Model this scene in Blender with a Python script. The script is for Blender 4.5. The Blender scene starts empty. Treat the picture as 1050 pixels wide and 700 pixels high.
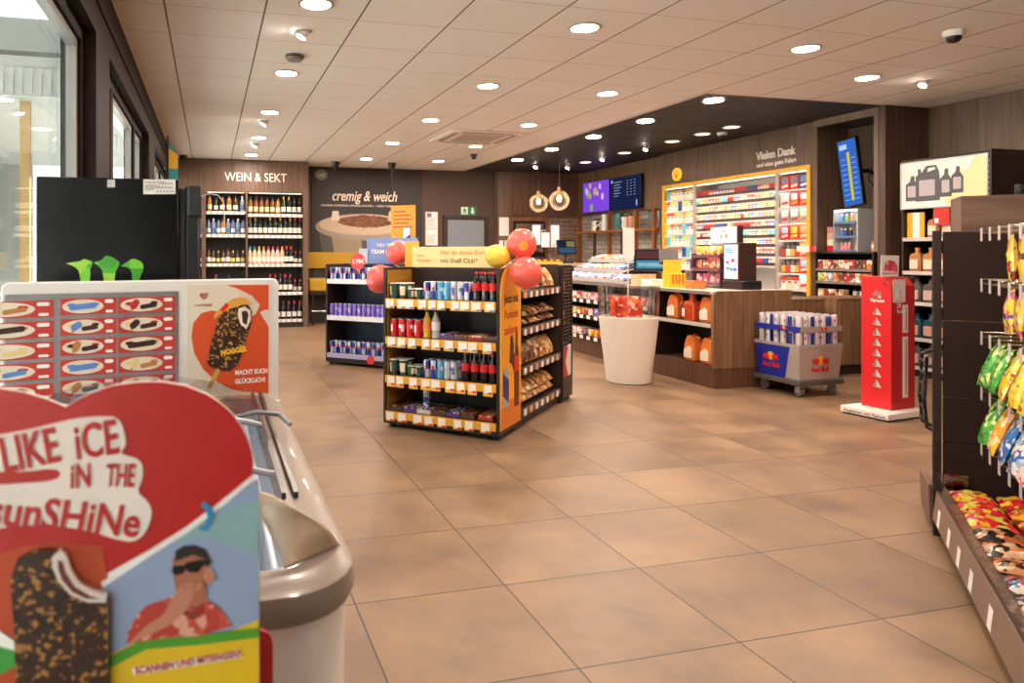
import bpy, math, random
from mathutils import Matrix, Vector
random.seed(7)
SC = bpy.context.scene
COL = SC.collection
PI = math.pi
# ------------------------------------------------------------------ camera numbers (1050x700 photo)
FPX, HCAM, HCEIL = 741.0, 1.29, 2.88
YAW = math.atan(197.0 / 741.0)
CY, SY = math.cos(YAW), math.sin(YAW)
def on_y(px, py, Y):                      # point of the vertical plane y = Y seen at a photo pixel
    l = (px - 412.0) / FPX; d = Y / (CY - l * SY)
    return (l * d * CY + d * SY, Y, HCAM - (py - 259.0) * d / FPX)
def on_x(px, py, X):
    l = (px - 412.0) / FPX; d = X / (l * CY + SY)
    return (X, -l * d * SY + d * CY, HCAM - (py - 259.0) * d / FPX)
def on_plane(px, py, o, rz):              # local (x, z) on the upright plane through o turned by rz
    l = (px - 412.0) / FPX; rx, ry = l * CY + SY, CY - l * SY; c, s = math.cos(rz), math.sin(rz)
    d = (o[1] * c - o[0] * s) / (ry * c - rx * s); X, Y = rx * d, ry * d
    return (X - o[0]) * c + (Y - o[1]) * s, HCAM - (py - 259.0) * d / FPX
# ------------------------------------------------------------------ materials
def lin(h):
    h = h.lstrip('#'); r = []
    for i in (0, 2, 4):
        v = int(h[i:i + 2], 16) / 255
        r.append(v / 12.92 if v <= 0.04045 else ((v + 0.055) / 1.055) ** 2.4)
    return (*r, 1)
MATS = {}
def nt(m):
    m.use_nodes = True; t = m.node_tree; t.nodes.clear()
    o = t.nodes.new('ShaderNodeOutputMaterial'); b = t.nodes.new('ShaderNodeBsdfPrincipled')
    t.links.new(b.outputs[0], o.inputs[0]); return t, b, o
def N(t, kind, **kw):
    n = t.nodes.new(kind)
    for k, v in kw.items():
        if k.startswith('i_'):
            k = k[2:]; k = int(k) if k.isdigit() else k
            n.inputs[k].default_value = v
        else: setattr(n, k, v)
    return n
def mat(name, col, rough=.5, metal=0, emit=0, vary=.06, vs=18, alpha=1, coat=0, trans=0, spec=.5):
    """plain surface with a slight procedural mottling"""
    if name in MATS: return MATS[name]
    m = bpy.data.materials.new(name); t, b, o = nt(m); c = lin(col)
    b.inputs['Roughness'].default_value = rough; b.inputs['Metallic'].default_value = metal
    b.inputs['Specular IOR Level'].default_value = spec; b.inputs['Coat Weight'].default_value = coat; b.inputs['Transmission Weight'].default_value = trans
    tc = N(t, 'ShaderNodeTexCoord'); ns = N(t, 'ShaderNodeTexNoise', i_Scale=vs, i_Detail=3.0)
    t.links.new(tc.outputs['Object'], ns.inputs['Vector'])
    mx = N(t, 'ShaderNodeMixRGB', blend_type='MIX')
    mx.inputs[1].default_value = tuple(v * (1 - vary) for v in c[:3]) + (1,)
    mx.inputs[2].default_value = tuple(min(1, v * (1 + vary)) for v in c[:3]) + (1,)
    t.links.new(ns.outputs['Fac'], mx.inputs[0]); t.links.new(mx.outputs[0], b.inputs['Base Color'])
    if emit:
        b.inputs['Emission Color'].default_value = c; b.inputs['Emission Strength'].default_value = emit
    if alpha < 1: b.inputs['Alpha'].default_value = alpha
    MATS[name] = m; return m
def wood(name, c1, c2, rough=.45, sx=26, sz=1.3, axis='z', groove=0):
    """veneer: grain stretched along one axis, optional board joints"""
    if name in MATS: return MATS[name]
    m = bpy.data.materials.new(name); t, b, o = nt(m)
    tc = N(t, 'ShaderNodeTexCoord'); mp = N(t, 'ShaderNodeMapping')
    mp.inputs['Scale'].default_value = {'z': (sx, sx, sz), 'x': (sz, sx, sx), 'y': (sx, sz, sx)}[axis]
    t.links.new(tc.outputs['Object'], mp.inputs[0])
    ns = N(t, 'ShaderNodeTexNoise', i_Scale=1.0, i_Detail=5.0, i_Roughness=.65)
    t.links.new(mp.outputs[0], ns.inputs['Vector'])
    cr = N(t, 'ShaderNodeValToRGB'); cr.color_ramp.elements[0].position = .3; cr.color_ramp.elements[1].position = .72
    cr.color_ramp.elements[0].color = lin(c1); cr.color_ramp.elements[1].color = lin(c2)
    t.links.new(ns.outputs['Fac'], cr.inputs[0]); last = cr.outputs[0]
    t.links.new(last, b.inputs['Base Color']); b.inputs['Roughness'].default_value = rough
    MATS[name] = m; return m
def grid(name, c1, c2, line, x0, y0, px, py, lw=.004, lwx=None, rough=.4, noise=2.2, tilevar=.1, detail=6, bump=0):
    """square tiles with joints, world coordinates (the object's origin is the world's)"""
    m = bpy.data.materials.new(name); t, b, o = nt(m); L = t.links.new
    tc = N(t, 'ShaderNodeTexCoord'); sp = N(t, 'ShaderNodeSeparateXYZ'); L(tc.outputs['Object'], sp.inputs[0])
    def mth(op, a, bb=None, c=None):
        n = N(t, 'ShaderNodeMath', operation=op)
        for i, v in enumerate((a, bb, c)):
            if v is None: continue
            if isinstance(v, (int, float)): n.inputs[i].default_value = v
            else: L(v, n.inputs[i])
        return n.outputs[0]
    def axis(out, o0, p, w):
        u = mth('DIVIDE', mth('SUBTRACT', out, o0), p)
        f = mth('ABSOLUTE', mth('SUBTRACT', mth('FRACT', u), .5))
        return mth('FLOOR', u), mth('GREATER_THAN', f, .5 - w / p)
    fx, lx = axis(sp.outputs[0], x0, px, lwx or lw); fy, ly = axis(sp.outputs[1], y0, py, lw)
    ln = mth('MAXIMUM', lx, ly)
    cb = N(t, 'ShaderNodeCombineXYZ'); L(fx, cb.inputs[0]); L(fy, cb.inputs[1])
    wn = N(t, 'ShaderNodeTexWhiteNoise'); L(cb.outputs[0], wn.inputs['Vector'])
    vm = N(t, 'ShaderNodeVectorMath', operation='MULTIPLY_ADD'); L(wn.outputs['Color'], vm.inputs[0]); vm.inputs[1].default_value = (40, 40, 40); L(tc.outputs['Object'], vm.inputs[2])
    ns = N(t, 'ShaderNodeTexNoise', i_Scale=noise, i_Detail=float(detail), i_Roughness=.62); L(vm.outputs[0], ns.inputs['Vector'])
    cr = N(t, 'ShaderNodeValToRGB'); cr.color_ramp.elements[0].position = .33; cr.color_ramp.elements[1].position = .68
    cr.color_ramp.elements[0].color = lin(c1); cr.color_ramp.elements[1].color = lin(c2); L(ns.outputs['Fac'], cr.inputs[0])
    k = mth('MULTIPLY_ADD', wn.outputs['Value'], tilevar, 1 - tilevar / 2)
    hs = N(t, 'ShaderNodeHueSaturation'); L(k, hs.inputs['Value']); L(cr.outputs[0], hs.inputs['Color'])
    mx = N(t, 'ShaderNodeMixRGB'); L(ln, mx.inputs[0]); L(hs.outputs[0], mx.inputs[1]); mx.inputs[2].default_value = lin(line)
    L(mx.outputs[0], b.inputs['Base Color']); 
    rr = mth('MULTIPLY_ADD', ns.outputs['Fac'], .25, rough - .12); L(rr, b.inputs['Roughness'])
    if bump:
        bp = N(t, 'ShaderNodeBump', i_Strength=bump, i_Distance=.004); L(mth('SUBTRACT', 1.0, ln), bp.inputs['Height']); L(bp.outputs[0], b.inputs['Normal'])
    MATS[name] = m; return m
def brick(name, c1, c2, mortar, scale=1.0, rough=.8):
    m = bpy.data.materials.new(name); t, b, o = nt(m); L = t.links.new
    tc = N(t, 'ShaderNodeTexCoord'); sp = N(t, 'ShaderNodeSeparateXYZ'); cb = N(t, 'ShaderNodeCombineXYZ'); L(tc.outputs['Object'], sp.inputs[0])
    ad = N(t, 'ShaderNodeMath', operation='ADD'); L(sp.outputs[0], ad.inputs[0]); L(sp.outputs[1], ad.inputs[1])
    L(ad.outputs[0], cb.inputs[0]); L(sp.outputs[2], cb.inputs[1])
    br = N(t, 'ShaderNodeTexBrick', i_Scale=scale); br.inputs['Color1'].default_value = lin(c1); br.inputs['Color2'].default_value = lin(c2); br.inputs['Mortar'].default_value = lin(mortar)
    br.inputs['Brick Width'].default_value = .26; br.inputs['Row Height'].default_value = .085; br.inputs['Mortar Size'].default_value = .008
    L(cb.outputs[0], br.inputs['Vector']); L(br.outputs[0], b.inputs['Base Color']); b.inputs['Roughness'].default_value = rough
    MATS[name] = m; return m
def pack(name, cols, scale=40, rough=.35, stretch=(1, 1, 1), coat=.0):
    """printed packaging: patches of the pack's own colours, another layout on each pack"""
    if name in MATS: return MATS[name]
    m = bpy.data.materials.new(name); t, b, o = nt(m); L = t.links.new
    tc = N(t, 'ShaderNodeTexCoord'); mp = N(t, 'ShaderNodeMapping'); mp.inputs['Scale'].default_value = stretch
    oi = N(t, 'ShaderNodeObjectInfo'); L(tc.outputs['Object'], mp.inputs[0])
    vm = N(t, 'ShaderNodeVectorMath', operation='ADD'); L(mp.outputs[0], vm.inputs[0])
    sc = N(t, 'ShaderNodeMath', operation='MULTIPLY'); L(oi.outputs['Random'], sc.inputs[0]); sc.inputs[1].default_value = 7.3; L(sc.outputs[0], vm.inputs[1])
    vo = N(t, 'ShaderNodeTexVoronoi', i_Scale=float(scale)); vo.distance = 'MANHATTAN'; L(vm.outputs[0], vo.inputs['Vector'])
    cr = N(t, 'ShaderNodeValToRGB'); cr.color_ramp.interpolation = 'CONSTANT'
    sp = N(t, 'ShaderNodeSeparateColor'); L(vo.outputs['Color'], sp.inputs[0]); L(sp.outputs[0], cr.inputs[0])
    el = cr.color_ramp.elements
    while len(el) < len(cols): el.new(.5)
    for i, c in enumerate(cols): el[i].position = i / len(cols); el[i].color = lin(c)
    L(cr.outputs[0], b.inputs['Base Color']); b.inputs['Roughness'].default_value = rough; b.inputs['Coat Weight'].default_value = coat
    MATS[name] = m; return m
def glass(name, tint='#ffffff', refl=.08, dark=1.0, lit_rim=False):
    """thin clear sheet: mostly see-through, a little mirror"""
    m = bpy.data.materials.new(name); t, b, o = nt(m); L = t.links.new; t.nodes.remove(b)
    tr = N(t, 'ShaderNodeBsdfTransparent'); c = lin(tint); tr.inputs[0].default_value = tuple(v * dark for v in c[:3]) + (1,)
    gl = N(t, 'ShaderNodeBsdfGlossy', i_Roughness=.02); lw = N(t, 'ShaderNodeLayerWeight', i_Blend=.35)
    if lit_rim: gl = N(t, 'ShaderNodeBsdfDiffuse'); gl.inputs[0].default_value = lin('#fff4e6')  # cream diffuse towards the edges imitates the bright rim light on clear globes
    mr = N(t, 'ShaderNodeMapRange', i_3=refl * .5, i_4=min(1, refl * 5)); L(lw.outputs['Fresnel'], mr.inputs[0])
    mx = N(t, 'ShaderNodeMixShader'); L(mr.outputs[0], mx.inputs[0]); L(tr.outputs[0], mx.inputs[1]); L(gl.outputs[0], mx.inputs[2]); L(mx.outputs[0], o.inputs[0])
    MATS[name] = m; return m
def emis(name, col, s, spots=None, scale=20):
    """a lit face (lamp, screen); screens show blocks of their own colours"""
    if name in MATS: return MATS[name]
    m = bpy.data.materials.new(name); t, b, o = nt(m); L = t.links.new; t.nodes.remove(b)
    e = N(t, 'ShaderNodeEmission', i_Strength=float(s)); e.inputs[0].default_value = lin(col)
    if spots:
        tc = N(t, 'ShaderNodeTexCoord'); vo = N(t, 'ShaderNodeTexVoronoi', i_Scale=float(scale)); L(tc.outputs['Object'], vo.inputs['Vector'])
        cr = N(t, 'ShaderNodeValToRGB'); cr.color_ramp.interpolation = 'CONSTANT'; sp = N(t, 'ShaderNodeSeparateColor'); L(vo.outputs['Color'], sp.inputs[0]); L(sp.outputs[0], cr.inputs[0])
        el = cr.color_ramp.elements
        while len(el) < len(spots): el.new(.5)
        for i, c in enumerate(spots): el[i].position = i / len(spots); el[i].color = lin(c)
        L(cr.outputs[0], e.inputs[0])
    L(e.outputs[0], o.inputs[0]); MATS[name] = m; return m
# ------------------------------------------------------------------ geometry
class MB:
    def __init__(s): s.v = []; s.f = []; s.m = []; s.T = Matrix()
    def add(s, vs, fs, m=0, ms=None):
        n = len(s.v); s.v += [tuple(s.T @ Vector(p)) for p in vs]
        for i, f in enumerate(fs): s.f.append([n + k for k in f]); s.m.append(ms[i] if ms else m)
        return s
    def box(s, x0, x1, y0, y1, z0, z1, m=0, front=None):
        vs = [(x0, y0, z0), (x1, y0, z0), (x1, y1, z0), (x0, y1, z0), (x0, y0, z1), (x1, y0, z1), (x1, y1, z1), (x0, y1, z1)]
        fs = [(0, 3, 2, 1), (4, 5, 6, 7), (0, 1, 5, 4), (1, 2, 6, 5), (2, 3, 7, 6), (3, 0, 4, 7)]
        ms = [m] * 6
        if front is not None: ms[2] = front
        return s.add(vs, fs, ms=ms)
    def lathe(s, prof, seg=16, c=(0, 0, 0), m=0, fm=None, cap=True, a0=0):
        vs, fs, ms = [], [], []
        for r, z in prof:
            for k in range(seg):
                a = a0 + 2 * PI * k / seg; vs.append((c[0] + r * math.cos(a), c[1] + r * math.sin(a), c[2] + z))
        for i in range(len(prof) - 1):
            for k in range(seg):
                k2 = (k + 1) % seg
                fs.append((i * seg + k, i * seg + k2, (i + 1) * seg + k2, (i + 1) * seg + k)); ms.append(fm(i, k) if fm else m)
        if cap:
            n = len(prof) - 1
            fs.append(tuple(range(seg - 1, -1, -1))); ms.append(fm(0, 0) if fm else m)
            fs.append(tuple(n * seg + k for k in range(seg))); ms.append(fm(n - 1, 0) if fm else m)
        return s.add(vs, fs, ms=ms)
    def prism(s, poly, y0, y1, m=0, front=None):
        """outline in the x-z plane (anticlockwise seen from -y), from depth y0 (front) to y1"""
        n = len(poly); vs = [(x, y0, z) for x, z in poly] + [(x, y1, z) for x, z in poly]
        fs = [tuple(range(n)), tuple(range(2 * n - 1, n - 1, -1))] + [(i, i + n, (i + 1) % n + n, (i + 1) % n) for i in range(n)]
        return s.add(vs, fs, ms=[front if front is not None else m] + [m] * (n + 1))
    def zprism(s, poly, z0, z1, m=0):
        n = len(poly); vs = [(x, y, z0) for x, y in poly] + [(x, y, z1) for x, y in poly]
        fs = [tuple(range(n - 1, -1, -1)), tuple(range(n, 2 * n))] + [(i, (i + 1) % n, (i + 1) % n + n, i + n) for i in range(n)]
        return s.add(vs, fs, m)
    def xprism(s, poly, x0, x1, m=0):
        """outline in the y-z plane"""
        n = len(poly); vs = [(x0, y, z) for y, z in poly] + [(x1, y, z) for y, z in poly]
        fs = [tuple(range(n - 1, -1, -1)), tuple(range(n, 2 * n))] + [(i, (i + 1) % n, (i + 1) % n + n, i + n) for i in range(n)]
        return s.add(vs, fs, m)
    def tube(s, pts, r=.004, seg=8, m=0):
        P = [Vector(p) for p in pts]; vs, fs = [], []
        for i, p in enumerate(P):
            t = (P[min(i + 1, len(P) - 1)] - P[max(i - 1, 0)]).normalized()
            u = t.cross(Vector((0, 0, 1)))
            if u.length < .05: u = t.cross(Vector((1, 0, 0)))
            u.normalize(); w = t.cross(u)
            for k in range(seg):
                a = 2 * PI * k / seg; vs.append(tuple(p + r * (math.cos(a) * u + math.sin(a) * w)))
        for i in range(len(P) - 1):
            for k in range(seg):
                k2 = (k + 1) % seg; fs.append((i * seg + k, i * seg + k2, (i + 1) * seg + k2, (i + 1) * seg + k))
        fs += [tuple(range(seg - 1, -1, -1)), tuple((len(P) - 1) * seg + k for k in range(seg))]
        return s.add(vs, fs, m)
    def ball(s, c, r, seg=20, rings=12, m=0, sz=1.0):
        pr = [(r * math.sin(PI * i / rings) + 1e-5, -r * sz * math.cos(PI * i / rings)) for i in range(rings + 1)]
        return s.lathe(pr, seg, c, m, cap=False)
    def build(s, name, mats, parent=None, bevel=0, smooth=True, loc=None, rz=0):
        me = bpy.data.meshes.new(name); me.from_pydata(s.v, [], s.f); me.update()
        for m in (mats if isinstance(mats, (list, tuple)) else [mats]): me.materials.append(m)
        me.polygons.foreach_set('material_index', s.m)
        if smooth:
            me.polygons.foreach_set('use_smooth', [True] * len(s.f)); me.set_sharp_from_angle(angle=math.radians(38))
        o = bpy.data.objects.new(name, me); COL.objects.link(o)
        if parent: o.parent = parent
        if loc: o.location = loc
        if rz: o.rotation_euler.z = rz
        if bevel:
            b = o.modifiers.new('edge', 'BEVEL'); b.width = bevel; b.segments = 2; b.limit_method = 'ANGLE'; b.angle_limit = math.radians(50)
        return o
SEEN = {}
def tag(o, label, cat, group=None, kind=None):
    n = len(label.split())
    if not 4 <= n <= 16: print('LABEL LENGTH', n, label)
    if label in SEEN: print('LABEL TWICE', label)
    SEEN[label] = 1
    o['label'] = label; o['category'] = cat
    if group: o['group'] = group
    if kind: o['kind'] = kind
    return o
def thing(name, label, cat, loc=(0, 0, 0), rz=0, group=None):
    o = bpy.data.objects.new(name, None); COL.objects.link(o); o.empty_display_size = .05
    o.location = loc; o.rotation_euler.z = rz
    return tag(o, label, cat, group)
def struct(o): o['kind'] = 'structure'; return o
def part_label(o, text): o['label'] = text; return o
def dup(o, parent=None):
    c = o.copy(); COL.objects.link(c)
    if parent: c.parent = parent
    for ch in list(o.children):
        if ch is not c: dup(ch, c)
    return c
class Kind:
    """one of a kind with its parts, then copies of it"""
    ALL = []
    def __init__(s, o): s.o = o; s.used = False; Kind.ALL.append(s)
    def put(s, loc, rz, label, cat, group=None):
        o = s.o if not s.used else dup(s.o)
        s.used = True; o.location = loc; o.rotation_euler.z = rz
        return tag(o, label, cat, group)
def empty(name):
    o = bpy.data.objects.new(name, None); COL.objects.link(o); o.empty_display_size = .05; return o
class Frame:
    def __init__(s, loc, rz): s.loc = loc; s.rz = rz; s.c = math.cos(rz); s.s = math.sin(rz)
    def __call__(s, x, y, z): return (s.loc[0] + x * s.c - y * s.s, s.loc[1] + x * s.s + y * s.c, s.loc[2] + z)
def text(name, body, size, loc, m, parent=None, rz=0, width=None, extrude=.002, shear=0, align='LEFT', rx=PI / 2, bold=0, tilt=0):
    cu = bpy.data.curves.new(name, 'FONT'); cu.body = body; cu.size = size; cu.extrude = extrude; cu.shear = shear; cu.align_x = align; cu.offset = bold
    cu.resolution_u = 3; cu.materials.append(m)
    o = bpy.data.objects.new(name, cu); COL.objects.link(o)
    if parent: o.parent = parent
    o.rotation_mode = 'XYZ'
    o.matrix_basis = Matrix.Translation(loc) @ Matrix.Rotation(rz, 4, 'Z') @ Matrix.Rotation(rx, 4, 'X') @ Matrix.Rotation(tilt, 4, 'Z')
    mb = o.matrix_basis.copy(); dg = bpy.context.evaluated_depsgraph_get(); me = bpy.data.meshes.new_from_object(o.evaluated_get(dg)); bpy.data.objects.remove(o); bpy.data.curves.remove(cu)
    o = bpy.data.objects.new(name, me); COL.objects.link(o); o.parent = parent
    if width:
        xs = [v.co.x for v in me.vertices]; w = max(xs) - min(xs)
        for v in me.vertices: v.co.x *= width / w
    o.matrix_basis = mb
    return o
ORD = 'first second third fourth fifth sixth seventh eighth ninth tenth eleventh twelfth thirteenth fourteenth fifteenth sixteenth seventeenth eighteenth nineteenth twentieth twenty-first twenty-second twenty-third twenty-fourth twenty-fifth twenty-sixth twenty-seventh twenty-eighth'.split()
def ell(cx, cz, rx, rz, n=24, a0=0, a1=2 * PI):
    return [(cx + rx * math.cos(a0 + (a1 - a0) * k / n), cz + rz * math.sin(a0 + (a1 - a0) * k / n)) for k in range(n if abs(a1 - a0 - 2 * PI) < 1e-6 else n + 1)]
def rrect(x0, x1, z0, z1, r, n=5):
    p = []
    for cx, cz, a in ((x1 - r, z0 + r, -PI / 2), (x1 - r, z1 - r, 0), (x0 + r, z1 - r, PI / 2), (x0 + r, z0 + r, PI)):
        p += [(cx + r * math.cos(a + PI / 2 * k / n), cz + r * math.sin(a + PI / 2 * k / n)) for k in range(n + 1)]
    return p
def chaik(p, n=2):
    for _ in range(n): p = [q for i in range(len(p)) for q in ((.75 * p[i][0] + .25 * p[(i + 1) % len(p)][0], .75 * p[i][1] + .25 * p[(i + 1) % len(p)][1]), (.25 * p[i][0] + .75 * p[(i + 1) % len(p)][0], .25 * p[i][1] + .75 * p[(i + 1) % len(p)][1]))]
    return p
def box(name, m, parent, x0, x1, y0, y1, z0, z1, bevel=0, **k):
    return MB().box(x0, x1, y0, y1, z0, z1, **k).build(name, m, parent, bevel)
def pecten(cx, cz, r):
    """scallop outline"""
    p = [(cx - .35 * r, cz - .95 * r), (cx + .35 * r, cz - .95 * r)]
    for k in range(15):
        a = -PI * .2 + PI * 1.4 * k / 14; q = r * (1 + (.07 if k % 2 == 0 else -.02)); p.append((cx + q * math.cos(a) * 1.05, cz + .05 * r + q * math.sin(a) * .95))
    return p
# ------------------------------------------------------------------ shared materials
white = mat('white_plastic', '#ece8e4', .4); cream = mat('cream_print', '#f3e6cf', .5); black = mat('black_metal', '#171412', .35); dark = mat('dark_brown_metal', '#2c1f1b', .45)
darkp = mat('dark_panel', '#2e1f1b', .5); grey = mat('grey_metal', '#9d9a98', .35, .6); steel = mat('steel', '#b9b7b3', .28, 1); red = mat('red_print', '#d9251f', .4); orange = mat('orange_print', '#ee6a2c', .45)
yellow = mat('yellow_print', '#f6bd2a', .45); blue = mat('blue_print', '#2344b0', .4); navy = mat('navy_print', '#1b2574', .4); silver = mat('silver_print', '#c3c7cf', .3, .5); green = mat('green_print', '#3f9a3a', .45)
brown = mat('brown_print', '#4a2616', .5); tagw = mat('price_paper', '#efeae6', .6); pink = mat('pink_print', '#e5628a', .45); lilac = mat('lilac_print', '#8a6fd0', .35, .2); sky_b = mat('light_blue_print', '#5aa9d8', .4)
walnut = wood('walnut_veneer', '#563d2b', '#94704f'); walnutd = wood('dark_walnut_veneer', '#3a2720', '#65493a'); oak = wood('oak_strip', '#8a4f22', '#b9773a', axis='x')
walnut2 = wood('walnut_wall_veneer', '#4c392c', '#7c614e')
greywood = wood('grey_walnut_cladding', '#574334', '#806755', sx=22, sz=.8)
clear = glass('clear_acrylic', '#fdfbfb', .10); wglass = glass('window_glass', '#eef3f2', .07); led = emis('led_strip', '#fff0dc', 9)
# ================================================================== the room
XL, XR, YB, YF = -.6, 7.63, 13.3, -3.2
floor_m = grid('floor_tile', '#6f5843', '#927659', '#241a13', 1.107, 2.61, .5905, .584, lw=.0028, rough=.42, noise=2.4, tilevar=.14, bump=.25)
ceil_m = grid('ceiling_tile', '#ece4de', '#f3ede8', '#7d6a5e', .98, 4.86, .63, .625, lw=.0022, lwx=.0065, rough=.85, noise=60, tilevar=.03)
ceilb_m = grid('black_ceiling_tile', '#1a1613', '#221d1a', '#6b635c', 4.81, 4.86, .63, .625, lw=.005, rough=.6, noise=40, tilevar=.1)
struct(MB().box(-.9, 8.2, YF, YB + .2, -.1, 0).build('floor', floor_m))
XC, YC = 4.81, 6.2                                        # corner of the black ceiling
struct(MB().zprism([(-.9, YF), (8.2, YF), (8.2, YC), (XC, YC), (XC, YB + .2), (-.9, YB + .2)], HCEIL, HCEIL + .12).build('ceiling', ceil_m))
struct(MB().box(XC, 8.2, YC, YB + .2, HCEIL + .004, HCEIL + .12).build('ceiling', ceilb_m))
struct(MB().box(XC - .012, XC, YC - .012, YB, HCEIL - .006, HCEIL).box(XC, 7.03, YC - .012, YC, HCEIL - .006, HCEIL).build('trim_1', mat('ceiling_edge', '#8d7868', .6)))
wallb = mat('back_wall_paint', '#4f3a31', .6)
struct(MB().box(-.9, 8.2, YB, YB + .2, 0, HCEIL).build('wall_back', wallb))
struct(MB().box(-.9, 8.2, YF - .2, YF, 0, HCEIL).build('wall_front', mat('front_wall_paint', '#5d4a3d', .7)))
struct(MB().box(XR, XR + .2, YF, YC, 0, HCEIL).build('wall_right', greywood))
# pillar, niche and the wall of the cigarette cabinet
struct(MB().box(7.03, XR + .2, 6.18, 6.276, 0, HCEIL).build('pillar', walnutd))
wc = MB()
wc.box(7.1, 8.0, 7.154, 7.24, 0, HCEIL).box(7.1, 8.0, 7.24, 10.3, 2.38, HCEIL).box(7.56, 8.0, 7.24, 10.22, 0, 2.38).box(7.1, 8.0, 10.22, 10.3, 0, 2.38).box(7.1, 7.56, 7.24, 10.22, 0, .72)
struct(wc.build('wall_counter', walnut2))
struct(MB().box(7.56, 8.0, 6.276, 7.154, 0, HCEIL).build('wall_niche', wood('niche_back', '#4a3b33', '#6d584b')))
struct(MB().box(7.05, 7.1, 6.276, 6.34, 1.3, HCEIL).box(7.05, 7.1, 6.34, 7.154, 2.80, HCEIL).build('trim_2', wood('portal_frame', '#6b564a', '#8a7262')))
struct(MB().box(7.1, 7.56, 6.34, 7.15, 2.80, HCEIL).build('trim_3', dark))
# coffee bar corner: wall with the screens, brick below
struct(MB().box(7.2, 8.0, 10.3, YB, 2.02, HCEIL).box(7.36, 8.0, 10.3, YB, 0, 2.02).build('wall_screens', wood('screen_wall_veneer', '#57422f', '#856a52')))
struct(MB().box(7.345, 7.36, 10.32, YB - .01, 0, 2.02).build('wall_brick', brick('pale_brick', '#b3aaa0', '#c9c2ba', '#8d8379')))
struct(MB().box(5.43, 5.72, YB - .16, YB, 0, HCEIL).build('trim_4', wood('pilaster_veneer', '#5b4638', '#7b6150')))
struct(MB().box(5.72, 7.2, YB - .1, YB, 2.02, HCEIL).build('wall_bar_top', wood('bar_front_veneer', '#523828', '#7c573d')))
struct(MB().box(6.55, 7.34, YB - .02, YB, 0, 2.02).build('wall_bar_brick', brick('brown_brick', '#7a6250', '#94796a', '#a08d7d')))
struct(MB().box(5.72, 6.55, YB - .06, YB, 1.92, 2.02).box(6.47, 6.55, YB - .06, YB, 0, 1.92).box(5.72, 5.8, YB - .06, YB, 0, 1.92).build('trim_5', wood('oven_surround', '#7a4e2f', '#9c6b45')))
# back wall door
struct(MB().box(4.36, 4.44, YB - .05, YB, 0, 2.0).box(5.2, 5.28, YB - .05, YB, 0, 2.0).box(4.44, 5.2, YB - .05, YB, 1.93, 2.0).build('trim_6', dark))
d = struct(MB().box(4.44, 5.2, YB - .03, YB, 0, 1.93).build('door_1', mat('door_leaf', '#7f8a93', .4), None, .004))
MB().tube([(4.53, YB - .03, 1.0), (4.53, YB - .075, 1.0), (4.64, YB - .075, 1.0)], .009).build('door_handle', steel, d)
struct(MB().box(-.6, 1.8, YB - .02, YB, 0, .08).box(1.8, 5.4, YB - .02, YB, 0, .08).build('baseboard_back', dark))
# ------------------------------------------------------------------ window wall on the left
prof = mat('window_profile', '#1c1110', .65, spec=.2); alu = mat('window_gasket', '#8c8a88', .4, .3)
struct(MB().box(-.78, -.6, YF, YB, 2.5, HCEIL).box(-.6, -.588, YF, YB, 2.66, 2.70).build('wall_left', prof))
struct(MB().box(-.78, -.6, YF, YB, 0, .1).build('baseboard_left', prof))
struct(MB().box(-.78, -.6, 4.25, 4.8, .1, 2.5).build('pillar_left', prof))
struct(MB().box(-.78, -.6, 7.8, 8.6, .1, 2.5).build('pillar_left_rear', prof))
wins = [(YF, 1.0), (1.0, 4.25), (4.8, 5.45), (5.45, 7.0), (7.0, 7.8), (8.6, 10.6), (10.6, YB)]
for i, (a, b) in enumerate(wins):
    w = struct(MB().box(-.72, -.70, a + .05, b - .05, .15, 2.45).build('window_%d' % (i + 1), wglass, smooth=False))
    fr = MB()
    for y0, y1, z0, z1 in ((a, a + .06, .1, 2.5), (b - .06, b, .1, 2.5), (a + .06, b - .06, .1, .16), (a + .06, b - .06, 2.43, 2.5)): fr.box(-.75, -.665, y0, y1, z0, z1)
    fr.build('window_frame', prof, w, .004)
    gs = MB()
    for y0, y1, z0, z1 in ((a + .06, a + .10, .16, 2.43), (b - .10, b - .06, .16, 2.43), (a + .1, b - .1, 2.39, 2.43)): gs.box(-.735, -.685, y0, y1, z0, z1)
    gs.build('window_gasket', alu, w)
# ------------------------------------------------------------------ outside: forecourt, canopy, pale building
g = MB().box(-40, -.9, -30, 60, -.15, -.02).build('forecourt_ground', mat('concrete_paving', '#dcd8d0', .9)); struct(g)
cn = thing('fuel_canopy', 'white forecourt canopy with ribbed fascia outside the near window', 'canopy', (-5.2, 14, 0))
cw = mat('canopy_sheet', '#6d706e', .6)
box('canopy_roof', cw, cn, -6, 3.2, .1, 11, 4.05, 4.6)
rb = MB(); rb.box(-6, 3.2, 0.0, .1, 4.05, 4.75)
for k in range(60): rb.box(-6 + k * .153, -5.93 + k * .153, -.03, 0, 4.08, 4.55)
rb.build('fascia', mat('canopy_fascia', '#7b7e7b', .6), cn)
box('fascia_band', mat('canopy_band', '#6a6d6a', .6), cn, -6, 3.2, -.05, -.031, 4.56, 4.74)
box('upper_roof', mat('upper_roof_grey', '#6a6d6a', .6), cn, -6, 2.4, 3.0, 11, 5.6, 6.3)
box('post', mat('canopy_post', '#86683a', .6), cn, 1.86, 2.02, .5, .65, -.02, 4.05); box('post', mat('canopy_post', '#86683a', .6), cn, 1.86, 2.02, 9, 9.15, -.02, 4.05)
bd = thing('neighbour_building', 'pale rendered building across the forecourt, seen through the near window', 'building', (-10.6, 26, -.02))
box('wall', mat('pale_render', '#6f726e', .8), bd, -8, 5.0, 0, 8, 0, 8.5)
box('roof_edge', grey, bd, -8.1, 5.1, -.1, 8.1, 8.5, 8.8)
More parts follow.
